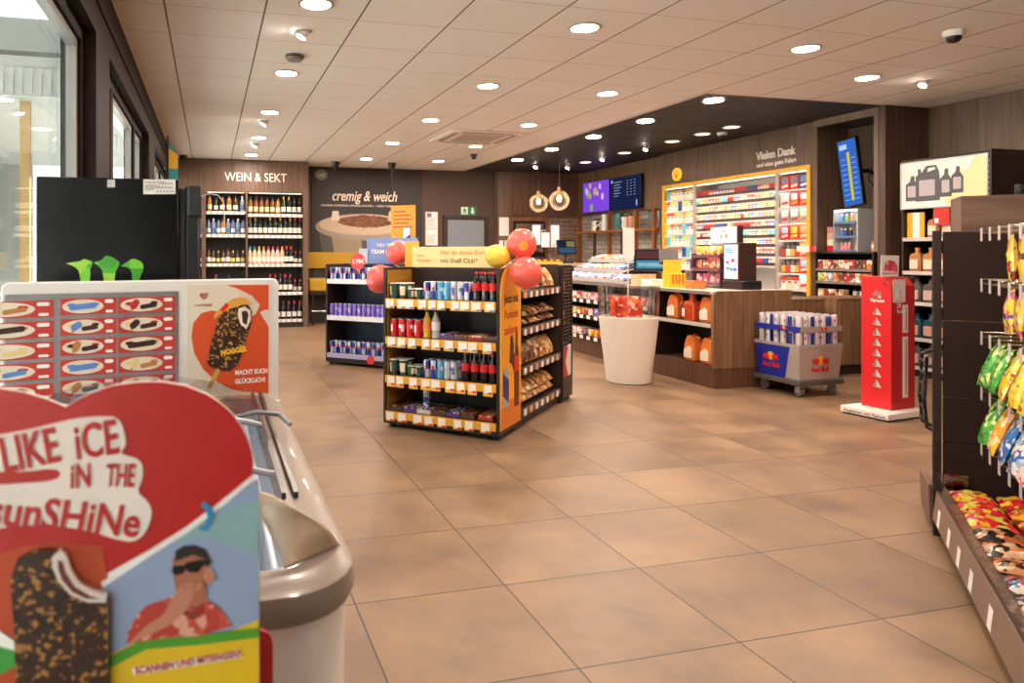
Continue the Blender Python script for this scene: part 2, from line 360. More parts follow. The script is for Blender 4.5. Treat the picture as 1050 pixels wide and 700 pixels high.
for k in range(4):
    w = box('window', grey, bd, -6.5 + k * 2.9, -5 + k * 2.9, -.06, 0, 1.2, 2.9); box('pane', mat('far_pane', '#6f7f88', .15), w, -6.4 + k * 2.9, -5.1 + k * 2.9, -.07, -.06, 1.3, 2.8)
# feather banner standing by the window at the far end
fb = thing('banner_flag', 'narrow turquoise and yellow banner flag hanging beside the far window', 'banner', (-.44, 8.2, 0))
MB().tube([(0, 0, 0), (0, 0, 2.55)], .012).build('pole', black, fb)
MB().lathe([(.16, 0), (.16, .02), (.02, .03)], 20).build('base', black, fb)
MB().prism([(.012, 1.2), (.1, 1.2), (.11, 2.35), (.012, 2.5)], -.004, .004).build('cloth', mat('banner_cloth', '#3fa7a8', .7), fb)
MB().prism([(.012, 2.2), (.108, 2.2), (.11, 2.35), (.012, 2.42)], -.006, .006).build('yellow_end', yellow, fb)
# ------------------------------------------------------------------ ceiling fittings
lampm = emis('lamp_diffuser', '#ffe6d2', 250); lamp_dim = emis('lamp_diffuser_dim', '#ffe0c2', 4); spot_e = emis('spot_lens', '#fff0e0', 150); rimw = mat('lamp_rim', '#cdbfb4', .35)
def make_downlight(r, em, z=.0):
    e = empty('recessed_downlight')
    MB().lathe([(r, .001), (r + .018, -.004), (r + .02, -.008), (r - .004, -.012), (r - .01, .0)], 28, cap=False).build('trim_ring', rimw, e)
    MB().lathe([(.001, -.006), (r * .5, -.009), (r - .004, -.006), (r - .004, .001)], 28, cap=False).build('diffuser', em, e)
    return Kind(e)
big = make_downlight(.098, lampm); dim = make_downlight(.098, lamp_dim)
rows = {.655: 'row beside the window wall', 2.555: 'row over the middle aisle', 3.83: 'row beside the black ceiling'}
ys = [.89, 2.74, 4.59, 6.43, 8.27, 10.13, 11.95]
GL = 'round recessed ceiling downlights'
for x, rn in rows.items():
    for k, y in enumerate(ys):
        if x > 3.8 and y < 5: continue
        v = ORD[len([q for q in ys if q >= y]) - 1]
        big.put((x, y, HCEIL), 0, f'lit round downlight in the {rn}, {v} from the back wall', 'ceiling light', GL)
for k, (x, y) in enumerate([(4.471, 4.617), (5.754, 5.243), (4.47, 2.74), (4.47, .89)]):
    big.put((x, y, HCEIL), 0, f'lit downlight in the pale ceiling on the oil shelf side, {ORD[k]} from the black ceiling', 'ceiling light', GL)
for k, y in enumerate([11.434, 10.152, 8.896, 7.679, 6.458]):
    big.put((5.085, y, HCEIL), 0, f'bright round downlight in the outer row of the black ceiling, {ORD[k]} from the coffee bar', 'ceiling light', GL)
for k, y in enumerate([11.419, 10.188, 8.962, 8.306, 7.752]):
    dim.put((6.37, y, HCEIL), 0, f'dim round downlight close to the cigarette wall, {ORD[k]} from the coffee bar', 'ceiling light', GL)
sp = empty('ceiling_spotlight')
MB().lathe([(.045, .001), (.055, -.006), (.04, -.012), (.04, .001)], 20, cap=False).build('trim_ring', rimw, sp)
b_ = MB(); b_.T = Matrix.Rotation(.5, 4, 'Y'); b_.lathe([(.035, -.05), (.038, .02)], 16).build('lamp_head', white, sp)
b_ = MB(); b_.T = Matrix.Rotation(.5, 4, 'Y'); b_.lathe([(.001, -.053), (.033, -.053)], 16, cap=False).build('lens', spot_e, sp)
spk = Kind(sp)
for i, (x, y, l) in enumerate([(.657, 5.196, 'small swivel spotlight in front of the round smoke detector'), (.649, 8.858, 'small swivel spotlight before the wine shelf, farther from its sign'), (.653, 10.711, 'small swivel spotlight before the wine shelf, closer to its sign'), (6.4, 5.225, 'small swivel spotlight in the pale ceiling by the oil shelf'),
        (6.35, 9.558, 'small spotlight in the black ceiling before the yellow cigarette frame'), (6.354, 10.802, 'small spotlight in the black ceiling before the dark menu screen'), (6.354, 12.009, 'small spotlight in the black ceiling before the purple menu screen'), (5.72, 12.025, 'small spotlight in the black ceiling behind the globe lamps')]):
    spk.put((x, y, HCEIL), 0, l, 'spotlight', 'small swivel ceiling spotlights')
sm = thing('smoke_detector', 'round grey smoke detector on the ceiling beside the window row of lamps', 'smoke detector', (.661, 5.848, HCEIL))
MB().lathe([(.075, 0), (.075, -.02), (.06, -.045)], 24).build('body', mat('detector_body', '#8d8076', .5), sm)
MB().lathe([(.076, -.012), (.078, -.018), (.076, -.022)], 24, cap=False).build('sensing_slot', black, sm)
for i, (x, y, s, l) in enumerate([(5.165, 3.997, 1, 'white ceiling dome camera with black bubble on the right of the shop'), (4.123, 10.974, .8, 'small dark dome camera on the ceiling near the air vent'), (-.415, 12.301, .8, 'small dark dome camera in the ceiling corner over the wine shelf'), (6.55, 8.15, .9, 'white dome camera in the black ceiling before the cigarette wall')]):
    c_ = thing('dome_camera', l, 'security camera', (x, y, HCEIL))
    MB().lathe([(.07 * s, 0), (.07 * s, -.02), (.06 * s, -.04)], 24).build('housing', white if s > .85 else dark, c_)
    MB().lathe([(.05 * s, -.038), (.048 * s, -.06), (.03 * s, -.08), (.001, -.086)], 20, cap=False).build('dome', black, c_)
ac = thing('air_conditioner_cassette', 'square flush air conditioning cassette in the pale ceiling', 'air conditioner', (3.53, 9.3, HCEIL))
box('panel', mat('cassette_panel', '#efe4da', .5), ac, -.52, .52, -.5, .5, -.025, -.001, .008)
gr = MB(); gr.box(-.3, .3, -.3, .3, -.03, -.025)
for k in range(12): gr.box(-.28, .28, -.28 + k * .048, -.26 + k * .048, -.034, -.03)
gr.build('intake_grille', mat('cassette_grille', '#c9b9ad', .5), ac)
for k in range(4):
    b_ = MB(); b_.T = Matrix.Rotation(k * PI / 2, 4, 'Z'); b_.box(-.36, .36, -.45, -.38, -.029, -.025).build('air_outlet', mat('cassette_slot', '#a8968a', .5), ac)
def pend(x, y, l):
    p = thing('pendant_lamp', l, 'lamp', (x, y, HCEIL), 0, 'small cream pendant lamps before the coffee poster')
    MB().lathe([(.075, 0), (.07, -.03), (.04, -.11), (.03, -.12)], 20).build('ceiling_cap', black, p)
    MB().tube([(0, 0, -.12), (0, 0, -.86)], .006).build('cord', black, p)
    MB().lathe([(.055, -.86), (.07, -1.0), (.07, -1.03), (.062, -1.03), (.05, -.87)], 20).build('lamp_shade', emis('cream_shade', '#e9c49c', .75), p)
pend(2.131, 12.542, 'cream pendant lamp in front of the poster cup, on the wine shelf side'); pend(3.123, 12.421, 'cream pendant lamp hanging in front of the tall orange sign')
def globe(x, y, z, l):
    p = thing('globe_pendant', l, 'lamp', (x, y, 0), 0, 'clear globe lamps over the coffee bar')
    MB().tube([(0, 0, HCEIL), (0, 0, z + .17)], .006).build('cord', black, p)
    MB().lathe([(.03, z + .21), (.035, z + .165), (.02, z + .08)], 14).build('socket', mat('brass', '#b58a4a', .3, .8), p)
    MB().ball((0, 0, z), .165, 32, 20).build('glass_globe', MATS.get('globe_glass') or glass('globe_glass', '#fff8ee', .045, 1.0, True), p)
    MB().ball((0, 0, z + .03), .035, 14, 10, sz=1.5).build('bulb', emis('bulb_glow', '#ffd9a0', 30), p)
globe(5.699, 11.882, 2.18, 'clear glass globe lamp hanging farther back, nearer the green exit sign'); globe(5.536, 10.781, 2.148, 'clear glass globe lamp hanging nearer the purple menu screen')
# ================================================================== foreground: freezer, its signs, the cooler
FX0, FX1, FY0, FY1, FZ = -.56, .190, .97, 2.30, .85
fz = thing('chest_freezer', 'white chest freezer with beige rim, ice cream inside and two advertising boards', 'freezer', (0, 0, 0))
beige = mat('beige_rim', '#80736a', .34, coat=.15); hoodm = mat('champagne_hood', '#a8937d', .36, .1, coat=.15); fwhite = mat('freezer_enamel', '#e6e2df', .3)
def rrz(x0, x1, y0, y1, r, n=8): return rrect(x0, x1, y0, y1, r, n)
def ring_loft(levels, mb, closed=True):
    """levels: outlines (list of xy) with z, skinned together"""
    n = len(levels[0][0]); vs = [(x, y, z) for pl, z in levels for x, y in pl]; fs = []
    for i in range(len(levels) - 1):
        for k in range(n):
            k2 = (k + 1) % n; fs.append((i * n + k, i * n + k2, (i + 1) * n + k2, (i + 1) * n + k))
    return mb.add(vs, fs)
b = MB()
ring_loft([(rrz(FX0 + .03, FX1 - .03, FY0 + .03, FY1 - .03, .1), .06), (rrz(FX0 + .02, FX1 - .002, FY0 + .005, FY1 - .02, .1), .2), (rrz(FX0 + .015, FX1 + .004, FY0 - .002, FY1 - .015, .1), .81)], b)
b.build('body', fwhite, fz)
b = MB(); ring_loft([(rrz(FX0 + .05, FX1 - .05, FY0 + .05, FY1 - .05, .08), 0), (rrz(FX0 + .05, FX1 - .05, FY0 + .05, FY1 - .05, .08), .065)], b).build('plinth', dark, fz)
b = MB()
ring_loft([(rrz(FX0 + .012, FX1 - .006, FY0 + .006, FY1 - .012, .1), .792), (rrz(FX0 - .004, FX1 + .012, FY0 - .014, FY1 + .004, .11), .797), (rrz(FX0 - .008, FX1 + .018, FY0 - .02, FY1 + .008, .115), .813), (rrz(FX0 - .004, FX1 + .014, FY0 - .016, FY1 + .004, .112), .838), (rrz(FX0 + .012, FX1 - .004, FY0 + .0, FY1 - .012, .1), .85),
           (rrz(FX0 + .06, FX1 - .062, FY0 + .045, FY1 - .06, .06), .85), (rrz(FX0 + .062, FX1 - .064, FY0 + .048, FY1 - .062, .06), .80)], b)
b.build('rim', beige, fz)
b = MB(); ring_loft([(rrz(FX0 + .062, FX1 - .064, FY0 + .048, FY1 - .062, .06), .80), (rrz(FX0 + .07, FX1 - .07, FY0 + .055, FY1 - .07, .06), .3)], b)
b.zprism(rrz(FX0 + .07, FX1 - .07, FY0 + .055, FY1 - .07, .06), .29, .3).build('liner', mat('frosty_liner', '#dfe4ea', .35), fz)
# arched end hood: a champagne shell, broad and diagonal on the rim corner, narrowing to an arch over the opening
far = [(.186, 1.075, .852), (.165, 1.058, .885), (.117, 1.057, .920), (.059, 1.099, .934), (-.06, 1.125, .955), (-.19, 1.13, .962)]
near = [(.100, 1.008, .852), (.094, 1.040, .868), (.078, 1.076, .898), (.052, 1.086, .924), (-.06, 1.105, .945), (-.19, 1.11, .952)]
def mir(l): return l + [(-.38 - x, y, z) for x, y, z in l[-2::-1]]
def cat(l, n=6):
    o = []
    for i in range(len(l) - 1):
        p = [Vector(l[max(0, i - 1)]), Vector(l[i]), Vector(l[i + 1]), Vector(l[min(len(l) - 1, i + 2)])]
        for k in range(n):
            t = k / n; o.append(.5 * ((2 * p[1]) + (p[2] - p[0]) * t + (2 * p[0] - 5 * p[1] + 4 * p[2] - p[3]) * t * t + (3 * p[1] - p[0] - 3 * p[2] + p[3]) * t ** 3))
    return o + [Vector(l[-1])]
A_, B_ = cat(mir(far)), cat(mir(near)); vs, fs = [], []; NV = 8
for i, (p, q) in enumerate(zip(A_, B_)):
    wdt = (p - q).length
    for j in range(NV + 1):
        v = j / NV; m_ = p.lerp(q, v); hgt = .16 * wdt * math.sin(PI * v) * min(1, min(i, len(A_) - 1 - i) / 4); vs.append((m_.x, m_.y - hgt * .3, m_.z + hgt))
for i in range(len(A_) - 1):
    for j in range(NV): fs.append((i * (NV + 1) + j, i * (NV + 1) + j + 1, (i + 1) * (NV + 1) + j + 1, (i + 1) * (NV + 1) + j))
h = MB().add(vs, fs).build('end_hood', hoodm, fz)
so = h.modifiers.new('thick', 'SOLIDIFY'); so.thickness = .005
# sliding glass lids (curved), their grey rails and the handle
def lid(name, y0, y1, dz):
    vs, fs = [], []
    for i in range(15):
        u = i / 14; x = FX1 - .07 + (FX0 - FX1 + .14) * u; z = .86 + .055 * math.sin(PI * u) + dz
        vs += [(x, y0, z), (x, y1, z)]
    for i in range(14): fs.append((2 * i, 2 * i + 1, 2 * i + 3, 2 * i + 2))
    o = MB().add(vs, fs).build(name, glass('lid_glass_' + ('far' if dz else 'near'), '#e8eef4', .10), fz)
    for yy in (y0, y1): MB().tube([(FX1 - .07 + (FX0 - FX1 + .14) * i / 14, yy, .86 + .055 * math.sin(PI * i / 14) + dz) for i in range(15)], .007).build('lid_frame', mat('lid_frame_grey', '#9a9da2', .35, .3), o); return o
lid('glass_lid', 1.42, 1.95, .0); l2 = lid('glass_lid', 1.78, 2.25, .012)
MB().tube([(.02, 1.79, .885), (.11, 1.80, .90), (.165, 1.80, .892), (.19, 1.77, .872)], .006).build('lid_handle', mat('handle_grey', '#6f7276', .4), l2)
b = MB()
for dx in (0, .022): b.box(FX1 - .066 + dx, FX1 - .058 + dx, 1.3, 2.28, .85, .862)
b.build('slide_rail', mat('rail_dark', '#3d3f42', .3, .6), fz)
# wire baskets and ice creams inside
bk = MB()
for k in range(16): bk.tube([(FX1 - .09, 1.08 + k * .075, .79), (FX1 - .1, 1.08 + k * .075, .5), (-.2, 1.08 + k * .075, .5)], .004, 6)
bk.tube([(FX1 - .09, 1.06, .79), (FX1 - .09, 2.22, .79)], .005, 6); bk.tube([(-.2, 1.06, .5), (-.2, 2.22, .5)], .005, 6)
for k in range(9): bk.tube([(FX1 - .09 - k * .035, 1.045, .80), (FX1 - .09 - k * .035, 1.05, .5)], .004, 6)
bk.tube([(FX1 - .09, 1.045, .80), (-.2, 1.045, .80)], .005, 6); bk.build('wire_basket', mat('basket_wire', '#e9ecf2', .4), fz)
def slab_bag(name, w, h, t, m, crimp=.05, seed=0):
    """sealed pouch lying in the x-z plane, front -y"""
    rnd = random.Random(seed); nx, nz = 8, 10; vs, fs = [], []
    for s in (-1, 1):
        for j in range(nz + 1):
            for i in range(nx + 1):
                u = i / nx * 2 - 1; v = j / nz * 2 - 1
                e = max(0, 1 - abs(u) ** 2.6) * max(0, 1 - (abs(v) / (1 - crimp)) ** 2.2 if abs(v) < 1 - crimp else 0)
                y = s * t / 2 * e ** .6 + (rnd.uniform(-1, 1) * t * .09 if e > .05 else s * .0006)
                pin = 1 - .10 * (1 - abs(v) ** 4) * (1 if abs(u) > .9 else 0)
                vs.append((u * w / 2 * pin, y, v * h / 2))
    n1 = (nx + 1) * (nz + 1)
    for s in range(2):
        for j in range(nz):
            for i in range(nx):
                a = s * n1 + j * (nx + 1) + i; q = (a, a + 1, a + nx + 2, a + nx + 1); fs.append(q if s == 0 else q[::-1])
    return MB().add(vs, fs).build(name, m)
icem = [pack('ice_pack_blue', ['#2f49a8', '#e8ecf5', '#6a4fb0', '#e7e3ee'], 22), pack('ice_pack_red', ['#d8262a', '#f4efe9', '#e07a36', '#ffffff'], 22), pack('ice_pack_white', ['#eef0f4', '#cdd3de', '#3b3a60', '#f6f6f8'], 22)]
ipk = [Kind(slab_bag('ice_cream_bar', .075, .17, .028, m, seed=i)) for i, m in enumerate(icem)]
cl = ['blue wrapped', 'red wrapped', 'pale wrapped']
for r in range(6):
    for c in range(2):
        k = (r + 2 * c) % 3; o = ipk[k]
        q = o.put((.035 - c * .10, 1.19 + r * .178, .545 + .03 * (r % 2)), 0, f'{cl[k]} ice cream bar in the freezer, {ORD[r]} from the near end, {["aisle row", "inner row"][c]}', 'ice cream', 'wrapped ice creams in the freezer basket')
        q.rotation_euler = (PI / 2 - .25, 0, .05 * ((r * 7) % 5 - 2))
# ------------------------------------------------------------------ ice cream menu board on the far end of the freezer
MO, MR = (.225, 2.46), math.radians(10)
ms = thing('ice_cream_menu_board', 'white framed ice cream menu board with red price cards standing on the freezer', 'sign', (.225, 2.46, 0), MR)
def mp(px, py): return on_plane(px, py, MO, MR)
x0, x1, z0, z1 = -.82, 0, .785, 1.203
b = MB()
b.prism(rrect(x0, x1, z0, z1, .02), 0, .035).build('frame', mat('board_frame', '#ddd8d4', .45), ms, .004)
MB().prism([(x0 + .005, .80), (x1 + .003, .795), (x1 - .012, .785), (x0, .785)], -.012, 0).build('foot_ledge', white, ms)
xa, za = mp(183, 296); xb, zb = mp(0, 420)
MB().prism(rrect(-.81, xa, .80, 1.168, .004), -.004, 0).build('menu_panel', mat('brushed_panel', '#a9abad', .3, .7), ms)
b = MB()
for q in (-.6, -.1): b.box(q, q + .03, .036, .05, .003, 1.15)
b.build('mounting_post', white, ms)
capm = mat('cone_cream', '#efe0c4', .5); choc = mat('chocolate', '#3a2016', .45); carm = mat('caramel', '#b5793f', .5); rose = mat('raspberry', '#b3222c', .5); lblue = mat('wrapper_blue', '#5c86c8', .4)
CM = [mat('card_red', '#bd372f', .5), mat('card_cream', '#ddd0bb', .5), choc, carm, capm, rose, lblue, white, orange, mat('vanilla', '#d8c487', .5)]
cols = [(-.595, -.452), (-.434, -.292), (-.282, -.131)]
colx = [(mp(-30, 350)[0], mp(55, 350)[0]), (mp(62, 350)[0], mp(119, 350)[0]), (mp(121.5, 350)[0], mp(179.5, 350)[0])]
kinds = [[(9, 3), (2, 3), (2, 9), (5, 6), (2, 6)], [(6, 3), (6, 2), (3, 2), (6, 3), (3, 2), (3, 5)], [(5, 2), (2, 2), (2, 5), (9, 3), (3, 2), (2, 3)]]
for ci, (cx0, cx1) in enumerate(colx):
    for r in range(6):
        zt = 1.153 - r * .061 + (.0 if ci else -.004); zb_ = zt - .049
        if zb_ < .80: continue
        c = MB(); c.box(cx0, cx1, -.006, -.004, zb_, zt, 0); w = cx1 - cx0; mx = cx0 + w * .40; mz = (zt + zb_) / 2
        c.prism(ell(mx, mz, w * .37, .021, 28), -.0065, -.006, 1)
        k1, k2 = kinds[ci][r % len(kinds[ci])]
        a = .35 + .2 * ((r * 3 + ci) % 4 - 1.5)
        def bar(cx, cz, l, h, a, m, y):
            p = rrect(-l / 2, l / 2, -h / 2, h / 2, h * .45, 4); c.prism([(cx + x * math.cos(a) - z * math.sin(a), cz + x * math.sin(a) + z * math.cos(a)) for x, z in p], y, -.006, m)
        if (r + ci) % 3 == 1: bar(mx, mz, w * .5, .017, .1, k1, -.0075)
        else:
            bar(mx - w * .12, mz + .002, .033, .02, a + .5, k1, -.0075); bar(mx + w * .12, mz - .004, w * .3, .014, .15, k2, -.0072); bar(mx - w * .17, mz - .012, .012, .005, a + .5, 3, -.0073)
        c.prism(ell(mx - w * .2, mz + .004, w * .09, .006, 12), -.0068, -.0065, (k1, 9, 2)[r % 3]); c.prism(ell(mx + w * .22, mz + .006, w * .07, .005, 12), -.0068, -.0065, (5, 3, k2)[(r + ci) % 3])
        c.prism(rrect(cx1 - w * .21, cx1 - w * .05, zt - .016, zt - .005, .005), -.0065, -.006, 7); c.prism(rrect(cx1 - w * .19, cx1 - w * .06, zb_ + .004, zb_ + .012, .003), -.0065, -.006, 7)
        c.build('menu_card', CM, ms, smooth=False)
# advertising picture at the right of the board
ax0, az1 = mp(192, 292); ax1, az0 = mp(275, 405)
pic = MB(); pic.prism(rrect(ax0, ax1, az0, az1, .004), -.004, 0).build('advert_sheet', mat('advert_cream', '#d9cebd', .5), ms)
def mpoly(pts): return [mp(*p) for p in pts]
sw = MB()
sw.prism(mpoly([(275, 403), (258, 402), (238, 399), (222, 391), (208, 378), (199, 362), (196, 345), (198, 331), (206, 321), (217, 318), (232, 322), (246, 330), (262, 322), (266, 312), (258, 303), (244, 296), (232, 292), (275, 292), (275, 317), (270, 318), (266, 320), (275, 335)]), -.005, -.004)
sw.build('orange_swirl', mat('advert_orange', '#cf4f24', .5), ms, smooth=False)
def shift(p, dx): return p
nog = MB()
nog.prism(mpoly([(212, 371), (217, 348), (224, 326), (231, 314), (241, 308), (251, 309), (258, 318), (256, 336), (249, 358), (243, 374), (236, 379), (226, 379), (215, 375)]), -.009, -.005, 0)
nog.build('choc_ice_print', pack('choc_nut', ['#2b1710', '#3a2116', '#301a12', '#2b1710', '#b98a45'], 160, .5), ms)
MB().prism(mpoly([(244, 316), (250, 314), (256, 318), (256, 328), (252, 337), (246, 332), (243, 323)]), -.0105, -.009).build('bitten_core', mat('bitten_white', '#e9dccb', .6), ms)
MB().prism(mpoly([(247, 319), (252, 318), (254, 322), (252, 333), (248, 330)]), -.0115, -.0105).build('core_filling', brown, ms)
MB().prism(mpoly([(212, 397), (216, 398), (226, 379), (221, 378)]), -.008, -.005).build('stick_print', mat('stick_wood', '#c89a5a', .6), ms)
MB().prism(mpoly([(219, 327), (226, 321), (236, 316), (248, 312), (257, 312), (254, 307), (246, 304), (238, 306), (231, 311), (224, 317), (219, 322)]), -.012, -.009).build('straw_hat_print', mat('hat_straw', '#e0a03f', .5), ms)
MB().prism(mpoly([(225, 317), (231, 310), (234, 313), (228, 320)]), -.013, -.012).build('hat_ribbon', red, ms)
hx, hz = mp(209, 303)
hb = MB()
for s in (-1, 1):
    for q in (.0105, .0065):
        hb.tube([(hx + s * (q * 1.15 * math.sin(t) ** 3), -.006, hz + q * (.9 * math.cos(t) - .35 * math.cos(2 * t) - .15 * math.cos(3 * t))) for t in [PI * k / 12 for k in range(13)]], .0011, 6)
hb.build('heart_logo', mat('logo_red', '#c3262d', .5), ms)
tr = mat('text_red', '#c3262d', .5); tw = mat('text_white', '#f4f0ea', .5); td = mat('text_dark', '#2d2420', .5); ty = mat('text_yellow', '#f6c12a', .5)
text('lettering', 'LANGNESE', .010, (mp(199, 314)[0], -.005, mp(199, 314)[1]), tr, ms, extrude=.0005, width=.055)
text('lettering', 'NOGGER', .024, (mp(226, 364)[0], -.0105, mp(226, 364)[1]), ty, ms, extrude=.001, width=.085, tilt=.12, bold=.001)
text('lettering', 'MACHT EUCH', .021, (mp(240.5, 384)[0], -.0065, mp(240.5, 384)[1]), tw, ms, extrude=.0005, width=.107, bold=.0006)
text('lettering', 'GLÜCKLICH!', .021, (mp(240.5, 393)[0], -.0065, mp(240.5, 393)[1]), tw, ms, extrude=.0005, width=.10, bold=.0006)
# ------------------------------------------------------------------ heart shaped promotion board at the near end
HY = .80
hs = thing('heart_promotion_board', 'large red heart topped cardboard promotion board in front of the freezer', 'sign', (0, HY, 0))
def hp(px, py): x, _, z = on_y(px, py, HY); return x, z
def hpoly(pts): return [hp(*p) for p in pts]
hred = mat('heart_red', '#b51c19', .4); lower = mat('heart_orange', '#b5441f', .45)
lobe = [(68, 417), (80, 409), (95, 402), (115, 395), (140, 391.5), (165, 391), (190, 395), (212, 404), (223, 410.5), (232, 418), (240, 426), (247, 436), (252, 445), (256, 455), (258.5, 464), (259.5, 472), (259, 486)]
left = [(-123, 486), (-123, 470), (-118, 452), (-108, 436), (-92, 420), (-72, 407), (-50, 400), (-20, 396), (0, 398), (25, 402), (48, 409)]
outline = hpoly([(266, 1190), (266, 470 + 25), (259, 490)] + lobe[::-1] + left[::-1] + [(-123, 1190)])
for q in (1,): outline[0] = (outline[0][0], .003); outline[-1] = (outline[-1][0], .003)
hb = MB(); hb.prism(outline[::-1], 0, .005).build('card', mat('card_edge', '#e9e4de', .6), hs, smooth=False)
top = hpoly(lobe[::-1] + left[::-1] + [(-123, 560), (0, 640), (60, 620), (105, 590), (150, 565), (190, 540), (230, 510), (256, 489)])
MB().prism(top[::-1], -.001, 0).build('red_heart_print', hred, hs, smooth=False)
MB().prism(hpoly([(-123, 700), (60, 700), (112, 600), (105, 560), (60, 555), (20, 560), (-20, 575), (-123, 640)])[::-1], -.0015, 0).build('orange_glow_print', lower, hs, smooth=False)
MB().prism(hpoly([(112, 671), (105, 600), (150, 569), (190, 544), (230, 514), (265, 490), (265, 640), (200, 655)])[::-1], -.0018, 0).build('sky_print', mat('print_sky', '#8f9fbe', .5), hs, smooth=False)
MB().prism(hpoly([(175, 556), (205, 530), (265, 512), (265, 570), (215, 548)])[::-1], -.0020, 0).build('pale_green_print', mat('print_teal', '#86a9ad', .5), hs, smooth=False)
MB().prism(hpoly([(104, 596), (150, 566), (190, 541), (230, 511), (258, 487), (260, 491), (231, 516), (191, 546), (151, 571), (106, 601)]), -.0024, 0).build('white_line_print', white, hs, smooth=False)
MB().prism(hpoly([(-123, 1380), (-123, 700), (60, 700), (112, 670), (150, 652), (200, 653), (232, 648), (265, 634), (265, 1380)])[::-1], -.0024, 0).build('yellow_print', mat('print_yellow', '#e0b61c', .5), hs, smooth=False)
MB().prism(hpoly([(112, 672), (150, 652), (200, 650), (265, 642), (265, 652), (200, 660), (150, 664), (112, 684)])[::-1], -.0028, 0).build('green_wave_print', mat('print_green', '#4d9426', .5), hs, smooth=False)
MB().prism(hpoly([(-20, 690), (-20, 650), (20, 665), (20, 680), (0, 690)])[::-1], -.0028, 0).build('stripe_print', green, hs, smooth=False)
MB().prism(hpoly([(-20, 655), (-20, 640), (0, 645), (22, 660), (22, 667)])[::-1], -.003, 0).build('stripe_print', tw, hs, smooth=False)
# printed chocolate ice with a bite, slightly embossed
MB().prism(hpoly([(20, 760), (17, 640), (13, 590), (20, 570), (36, 562), (52, 561), (64, 562), (66, 580), (74, 598), (88, 608), (105, 610), (112, 614), (113, 760)])[::-1], -.010, 0).build('choc_ice_print', pack('choc_nut_big', ['#2a150d', '#371c11', '#2f180f', '#41210f', '#2a150d', '#a87433'], 250, .45), hs)
MB().prism(hpoly([(56, 566), (63, 560), (70, 566), (74, 580), (83, 594), (97, 602), (111, 606), (110, 612), (92, 612), (74, 604), (62, 590), (56, 576)])[::-1], -.012, 0).build('bite_rim_print', mat('print_icing', '#d9c9c0', .5), hs)
MB().prism(hpoly([(62, 569), (67, 571), (70, 582), (79, 596), (94, 605), (104, 608), (90, 608), (76, 601), (66, 589), (62, 578)])[::-1], -.0125, 0).build('bite_core_print', mat('print_core', '#6a2f1e', .5), hs)
# printed man with sunglasses biting an ice cream
sk = mat('print_skin', '#a8664f', .5); sk2 = mat('print_skin_light', '#bf7f63', .5); hair = mat('print_hair', '#2a1b17', .6); shirt = pack('print_shirt', ['#b5392f', '#c4503f', '#b5392f', '#d79a86'], 120, .6)
MB().prism(hpoly([(130, 658), (132, 645), (140, 630), (150, 620), (170, 613), (182, 608), (210, 612), (225, 622), (233, 632), (238, 640), (205, 650), (170, 652)])[::-1], -.0032, 0).build('shirt_print', shirt, hs, smooth=False)
MB().prism(hpoly([(182, 612), (178, 590), (177, 572), (182, 564), (196, 561), (210, 565), (214, 578), (216, 586), (212, 592), (211, 612), (205, 620), (190, 620)])[::-1], -.0036, 0).build('head_print', sk, hs, smooth=False)
MB().prism(hpoly([(180, 574), (180, 564), (188, 559), (200, 558), (211, 563), (216, 574), (213, 580), (209, 571), (198, 567)])[::-1], -.004, 0).build('hair_print', hair, hs, smooth=False)
MB().prism(hpoly([(176, 584), (178, 578), (189, 578), (191, 575), (206, 572), (213, 573), (213, 576), (207, 579), (203, 585), (194, 585), (191, 581), (188, 586), (180, 588)])[::-1], -.0044, 0).build('sunglasses_print', black, hs, smooth=False)
MB().prism(hpoly([(132, 658), (150, 640), (168, 628), (178, 610), (183, 600), (196, 594), (207, 596), (208, 600), (200, 604), (197, 612), (190, 625), (172, 640), (150, 650)])[::-1], -.0044, 0).build('hand_print', sk2, hs, smooth=False)
MB().prism(ell(*hp(214, 589), .006, .008, 14), -.0038, -.0032).build('ear_print', sk2, hs, smooth=False)
for q in range(4): MB().prism(hpoly([(186 + q * 5.2, 597.5 - q * .6), (190 + q * 5.2, 594 - q * .4), (192.5 + q * 5.2, 597.5 - q * .2), (189 + q * 4.6, 605)])[::-1], -.0052, -.0044).build('finger_print', sk2 if q % 2 else mat('print_skin_mid', '#b3735a', .5), hs, smooth=False)
MB().prism(hpoly([(186, 618), (196, 626), (206, 617), (210, 624), (198, 634), (184, 626)])[::-1], -.0036, -.0030).build('collar_print', mat('print_collar', '#8f2f28', .6), hs, smooth=False)
MB().prism(hpoly([(206, 518), (210, 513), (217, 519), (220, 526), (217, 536), (213, 543), (206, 543), (204, 540), (210, 536), (213, 528), (210, 521)])[::-1], -.0034, 0).build('blue_curl_print', mat('print_blue', '#3b7fb0', .5), hs, smooth=False)
# lettering: white cloud backing and red hand lettering
bkm = mat('print_cloud', '#e9d9cf', .5)
MB().prism(chaik(hpoly([(-60, 480), (-40, 452), (0, 445), (30, 440), (62, 432), (80, 428), (105, 426), (122, 427), (127, 440), (130, 456), (122, 465), (146, 470), (147, 490), (140, 504), (152, 513), (157, 525), (150, 545), (138, 555), (122, 553), (95, 544), (60, 538), (20, 537), (-20, 545), (-60, 545), (-60, 500), (20, 495), (62, 492), (62, 478), (20, 484)]))[::-1], -.0022, 0).build('cloud_print', bkm, hs, smooth=False)
lt = mat('print_red_lettering', '#b8201d', .5)
def htext(s, px, py, px2, py2, cap, bold=.001):
    x, z = hp(px, py); x2, z2 = hp(px2, py2); tilt = math.atan2(z2 - z, x2 - x)
    text('lettering', s, cap, (x, -.0032, z), lt, hs, extrude=.0004, width=x2 - x, tilt=tilt, bold=bold)
